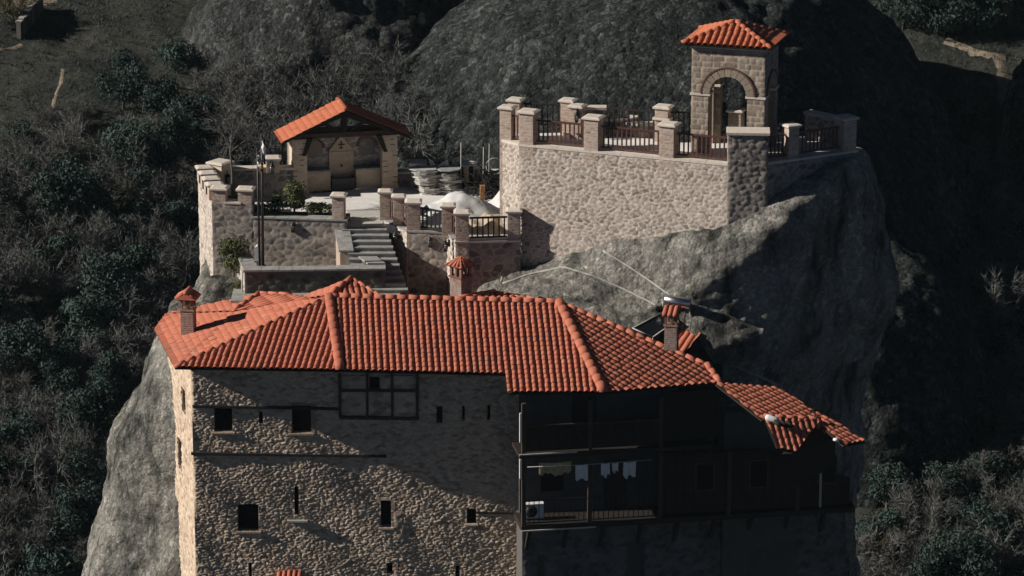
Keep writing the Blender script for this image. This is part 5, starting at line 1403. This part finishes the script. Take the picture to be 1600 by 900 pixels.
def proto(kind, i):
    if (kind, i) in PROTO: return PROTO[(kind, i)]
    if kind == 'bare': t, c = bare_mesh(100 + i, 4 + i % 3, .55, 13); mats = (M['bark'], M['twig'])
    elif kind == 'sapling': t, c = bare_mesh(150 + i, 1, .1, 7, .0025); mats = (M['bark'], M['twig'])
    elif kind == 'brush': t, c = bare_mesh(200 + i, 9, 1.0, 11, .005); mats = (M['bark'], M['twig'])
    elif kind == 'straw': t, c = bare_mesh(240 + i, 8, .7, 14, .006); mats = (M['straw'], M['straw'])
    elif kind == 'ever': t, c = leafy_mesh(300 + i, 4200, 12, .034); mats = (M['bark'], M['leaf'])
    elif kind == 'shrub': t, c = leafy_mesh(350 + i, 2600, 10, .042, 1.2, .62); mats = (M['bark'], M['leaf'])
    elif kind == 'olive': t, c = leafy_mesh(400 + i, 2200, 9, .05, .9); mats = (M['bark'], M['leaf_olive'])
    elif kind == 'cone': t, c = leafy_mesh(450 + i, 1800, 8, .06, .35); mats = (M['bark'], M['leaf_olive'])
    elif kind == 'garden': t, c = leafy_mesh(470 + i, 700, 7, .07, 1., .7); mats = (M['bark'], M['leaf_fresh'])
    res = []
    for nm, m_, mt in (('branches' if kind in ('bare', 'brush', 'sapling', 'straw') else 'trunk', t, mats[0]), ('twigs' if kind in ('bare', 'brush', 'sapling', 'straw') else 'crown', c, mats[1])):
        o = m_.build(nm, mt); me = o.data; bpy.data.objects.remove(o); res.append((nm, me))
    PROTO[(kind, i)] = res; return res
def plant(kind, i, p, s, name, label, cat, group=None, rng=random, sz=1., tilt=0.):
    t_ = thing(name, label, cat, p, group)
    t_.rotation_euler = (rng.uniform(-tilt, tilt), rng.uniform(-tilt, tilt), rng.uniform(0, 6.28)); t_.scale = (s, s, s * sz)
    for nm, me in proto(kind, i):
        o = bpy.data.objects.new(nm, me); COL.objects.link(o); o.parent = t_
    return t_
LBL = {'bare': ('bare_shrub', 'shrub', 'leafless grey fine-twigged shrub'), 'brush': ('thorn_bush', 'bush', 'low dense leafless bush of brown grey twigs'),
       'ever': ('evergreen_tree', 'tree', 'dense dark green evergreen tree'), 'shrub': ('evergreen_shrub', 'shrub', 'dark green rounded evergreen shrub')}
placed = []
def scatter(n, box, kinds, size, where, seed, sp=1.0, on_rock=False, forbid=None):
    rng = random.Random(seed); done = 0; tries = 0
    while done < n and tries < n * 40:
        tries += 1
        px = rng.uniform(box[0], box[2]); py = rng.uniform(box[1], box[3])
        if forbid and forbid(px, py): continue
        h = hit(px, py, [GB_, RB_, BB_])
        if h is None or h[3] == 1 or (h[3] == 2 and not on_rock): continue
        p = h[0]; kind = rng.choice(kinds); s = rng.uniform(*size) * {'bare': 1.15, 'brush': .8, 'ever': 1.2, 'shrub': .95}[kind]
        if any((p - q).length < sp * (s + r) * .28 for q, r in placed): continue
        placed.append((p, s)); done += 1
        nm, cat, lab = LBL[kind]
        plant(kind, rng.randrange(4), p - Z * .1, s, nm, lab + ' ' + where, cat, nm.replace('_', ' ') + 's ' + where, rng, rng.uniform(.8, 1.15), .12)
hidden_mid = lambda x, y: 300 < x < 1340 and y > 330
scatter(9, (180, 95, 312, 330), ['ever', 'ever', 'shrub'], (3.0, 4.2), 'below the cliff and above the parapet', 1, .8)
scatter(46, (-40, 300, 310, 620), ['ever', 'shrub', 'bare', 'bare', 'brush'], (2.4, 4.2), 'on the slope left of the fountain terrace', 2, .85)
scatter(46, (-40, 600, 260, 1010), ['bare', 'bare', 'brush', 'shrub', 'ever'], (2.4, 4.0), 'in the ravine at the lower left', 3, .85)
scatter(14, (20, 190, 250, 330), ['brush', 'bare', 'shrub'], (1.8, 3.0), 'along the lower edge of the brown meadow', 4, .9)
scatter(22, (290, 130, 640, 300), ['bare', 'bare', 'brush', 'bare'], (2.8, 4.4), 'behind the fountain shelter below the cliff', 5, .7, True)
scatter(12, (560, -10, 760, 60), ['ever', 'bare', 'ever'], (3.2, 4.4), 'in the gap between cliff and rock dome', 6, .8)
scatter(14, (1410, -20, 1620, 58), ['ever', 'ever', 'shrub'], (3.4, 4.6), 'above the pale path at the upper right', 7, .8)
scatter(11, (1450, 185, 1556, 300), ['ever', 'shrub', 'bare'], (2.4, 3.6), 'below the pale path, right of the rock dome', 8, .8)
scatter(9, (1588, 190, 1640, 300), ['bare', 'shrub'], (2.4, 3.4), 'under the rock at the right edge', 81, .8)
scatter(46, (1360, 280, 1640, 640), ['bare', 'bare', 'brush', 'bare', 'shrub'], (2.6, 4.2), 'on the slope right of the rock pinnacle', 9, .8)
scatter(42, (1330, 620, 1640, 1010), ['bare', 'ever', 'brush', 'shrub', 'bare'], (2.6, 4.0), 'in the ravine at the lower right', 10, .8)
scatter(26, (-330, 240, -40, 1000), ['bare', 'brush', 'shrub', 'ever'], (2.6, 4.2), 'far left of the monastery', 11, .85)
scatter(14, (1640, 260, 1840, 1000), ['bare', 'brush', 'shrub'], (2.6, 4.2), 'far right of the rock pinnacle', 12, .85)
# single plants
h = hit(22, 30, [GB_]); plant('straw', 0, h[0], 2.3, 'straw_bush', 'straw coloured bare bush by the stone wall at the upper left', 'bush')
h = hit(1385, 868, [GB_, BB_]); plant('straw', 1, h[0], 1.5, 'straw_bush', 'straw coloured tuft at the lower right beside the shaded gallery', 'bush')
h = hit(10, 478, [GB_]); plant('bare', 2, h[0], 4.6, 'bare_tree', 'pale twigged leafless tree at the left edge of the slope', 'tree')
p = V((on_y(362, 288, 13.2).x, 13.2, .1)); plant('sapling', 0, p, 4.2, 'bare_sapling', 'thin leafless sapling rising from the stone planter box behind the left parapet', 'tree')
# bush on the left rock
for (px, py, y, s, lab) in ((366, 432, 9.9, 1.75, 'yellowish green pine bush against the crenellated wall corner'), (372, 466, 8.5, .8, 'small grey green tuft below the pine bush at the wall foot')):
    p = on_y(px, py, y); plant('olive', 1 if s > 1 else 2, p, s, 'pine_bush', lab, 'bush', None, random.Random(4), 1.05)
# bed
def bed(px, y, kind, i, s, sz, name, lab):
    p = V((on_y(px, 330, y).x, y, -.18)); plant(kind, i, p, s, name, lab, 'shrub', None, random.Random(int(px)), sz)
bed(460, MA.y + .75, 'cone', 0, 1.75, .85, 'conifer_shrub', 'yellowish upright conifer in the planted bed, tallest of its row')
bed(430, MA.y + .6, 'garden', 0, 1.25, .9, 'garden_shrub', 'leafy shrub left of the conifer in the planted bed')
bed(407, MA.y + .6, 'garden', 1, 1.0, 1., 'garden_shrub', 'small leafy shrub behind the flagpoles in the planted bed')
bed(484, MA.y + .6, 'garden', 2, 1., .7, 'garden_shrub', 'low shrub directly right of the conifer in the planted bed')
bed(501, MA.y + .6, 'garden', 3, 1.1, .75, 'garden_shrub', 'low spreading shrub, second right of the conifer in the planted bed')
bed(516, MA.y + .55, 'garden', 0, .95, .7, 'garden_shrub', 'low shrub at the foot of the brick pillar ending the planted bed')
# undergrowth on the slopes
rng = random.Random(77); vs = []; fs = []; at_ = []
for i in range(38000):
    px = rng.uniform(-300, 1800); py = rng.uniform(-20, 960)
    if 320 < px < 1335 and py > 300: continue
    h = hit(px, py, [GB_, RB_, BB_])
    if h is None or h[3] != 0: continue
    p = h[0]; tone = min(1, max(0, rng.gauss(.45 + .35 * noise.noise(p * .3), .2)))
    for k in range(5):
        a = rng.random() * 6.28; ln = rng.uniform(.12, .42); d = V((math.cos(a) * .7, math.sin(a) * .7, rng.uniform(.5, 1.2))).normalized() * ln; w = V((-math.sin(a), math.cos(a), 0)) * rng.uniform(.012, .035)
        b = p + V((rng.gauss(0, .15), rng.gauss(0, .15), -.03)); q_ = len(vs); vs += [b - w, b + w, b + d]; fs.append((q_, q_ + 1, q_ + 2)); at_ += [tone] * 3
m_ = MB(); m_.add(vs, fs, at_); tag(m_.build('undergrowth', M['grass']), 'dry brown scrub and grass covering the slopes', 'undergrowth', kind='stuff')
# dry stone wall and step terrace at the upper left
wa, wb = hit(33, 62, [GB_])[0], hit(68, 16, [GB_])[0]; t_ = thing('dry_stone_wall', 'short dry stone wall with pale top at the upper left edge of the meadow', 'wall', wa)
u = flat(wb - wa); W_ = u.length; u.normalize(); n_ = V((u.y, -u.x, 0)); m_ = MB(); k = 8
for i in range(k):
    a = wa.lerp(wb, i / k); m_.obox(at(a, hill(a.x, a.y) - .5), u * (W_ / k - .01), -n_ * .3, Z * (1.5 + .12 * random.random()))
m_.build('wall_body', M['wall_dark'], t_)  # dark stone stands in for the shadowed face of this wall
m_ = MB()
for i in range(k):
    a = wa.lerp(wb, i / k); m_.obox(at(a, hill(a.x, a.y) + 1.03 + .1 * random.random()) + n_ * .04, u * (W_ / k - .06), -n_ * .38, Z * .08)
m_.build('coping', M['ledge'], t_)
ribbon('ledge_path', [(-12, 4), (20, 5), (50, 3), (88, -2)], .5, M['path'], [GB_], .03)
ribbon('ledge_path', [(-10, 78), (18, 76), (34, 70)], .16, M['path'], [GB_], .03)
# ------------------------------------------------------------------ thin air
HZ = V((-930, -450, -60)), V((930, 1560, 140))
hb = MB(); hb.obox(HZ[0], (HZ[1].x - HZ[0].x, 0, 0), (0, HZ[1].y - HZ[0].y, 0), (0, 0, HZ[1].z - HZ[0].z))
hm = bpy.data.materials.new('thin_haze'); hm.use_nodes = True; hn = hm.node_tree; hn.nodes.remove(hn.nodes['Principled BSDF'])
pv = hn.nodes.new('ShaderNodeVolumePrincipled'); pv.inputs['Density'].default_value = .00004; pv.inputs['Color'].default_value = (.72, .95, 1, 1)
hn.links.new(pv.outputs[0], hn.nodes['Material Output'].inputs['Volume'])
tag(hb.build('haze', hm), kind='stuff')
# ------------------------------------------------------------------ camera, light, render settings
cam = bpy.data.cameras.new('camera'); co = bpy.data.objects.new('camera', cam); COL.objects.link(co)
co.location = CAM; co.rotation_euler = (math.pi / 2 - PITCH, 0, 0)
cam.sensor_width = 36; cam.lens = FPX * 36 / 1600; cam.clip_end = 5000; cam.clip_start = 1
scene.camera = co
SUN_AZ, SUN_EL = 85.0, 27.0
sd = V((-math.sin(R(SUN_AZ)) * math.cos(R(SUN_EL)), -math.cos(R(SUN_AZ)) * math.cos(R(SUN_EL)), math.sin(R(SUN_EL))))
sun = bpy.data.lights.new('sun', 'SUN'); sun.energy = 5.0; sun.angle = R(.5); sun.color = (1., .94, .865)
so = bpy.data.objects.new('sun', sun); COL.objects.link(so); so.rotation_euler = sd.to_track_quat('Z', 'Y').to_euler()
so.location = sd * 100
wd = bpy.data.worlds.new('World'); scene.world = wd; wd.use_nodes = True
nt = wd.node_tree; sky = nt.nodes.new('ShaderNodeTexSky'); sky.sky_type = 'NISHITA'; sky.sun_disc = False
sky.sun_elevation = R(SUN_EL); sky.sun_rotation = math.atan2(sd.x, sd.y)
sky.air_density = .16; sky.dust_density = .0; sky.ozone_density = 1.0; sky.altitude = 900
nt.links.new(sky.outputs[0], nt.nodes['Background'].inputs[0]); nt.nodes['Background'].inputs[1].default_value = .05
scene.view_settings.view_transform = 'Standard'; scene.view_settings.look = 'None'
scene.view_settings.exposure = .27; scene.view_settings.gamma = 1; scene.view_settings.use_curve_mapping = False
scene.cycles.max_bounces = 5; scene.cycles.diffuse_bounces = 3; scene.cycles.use_denoising = True
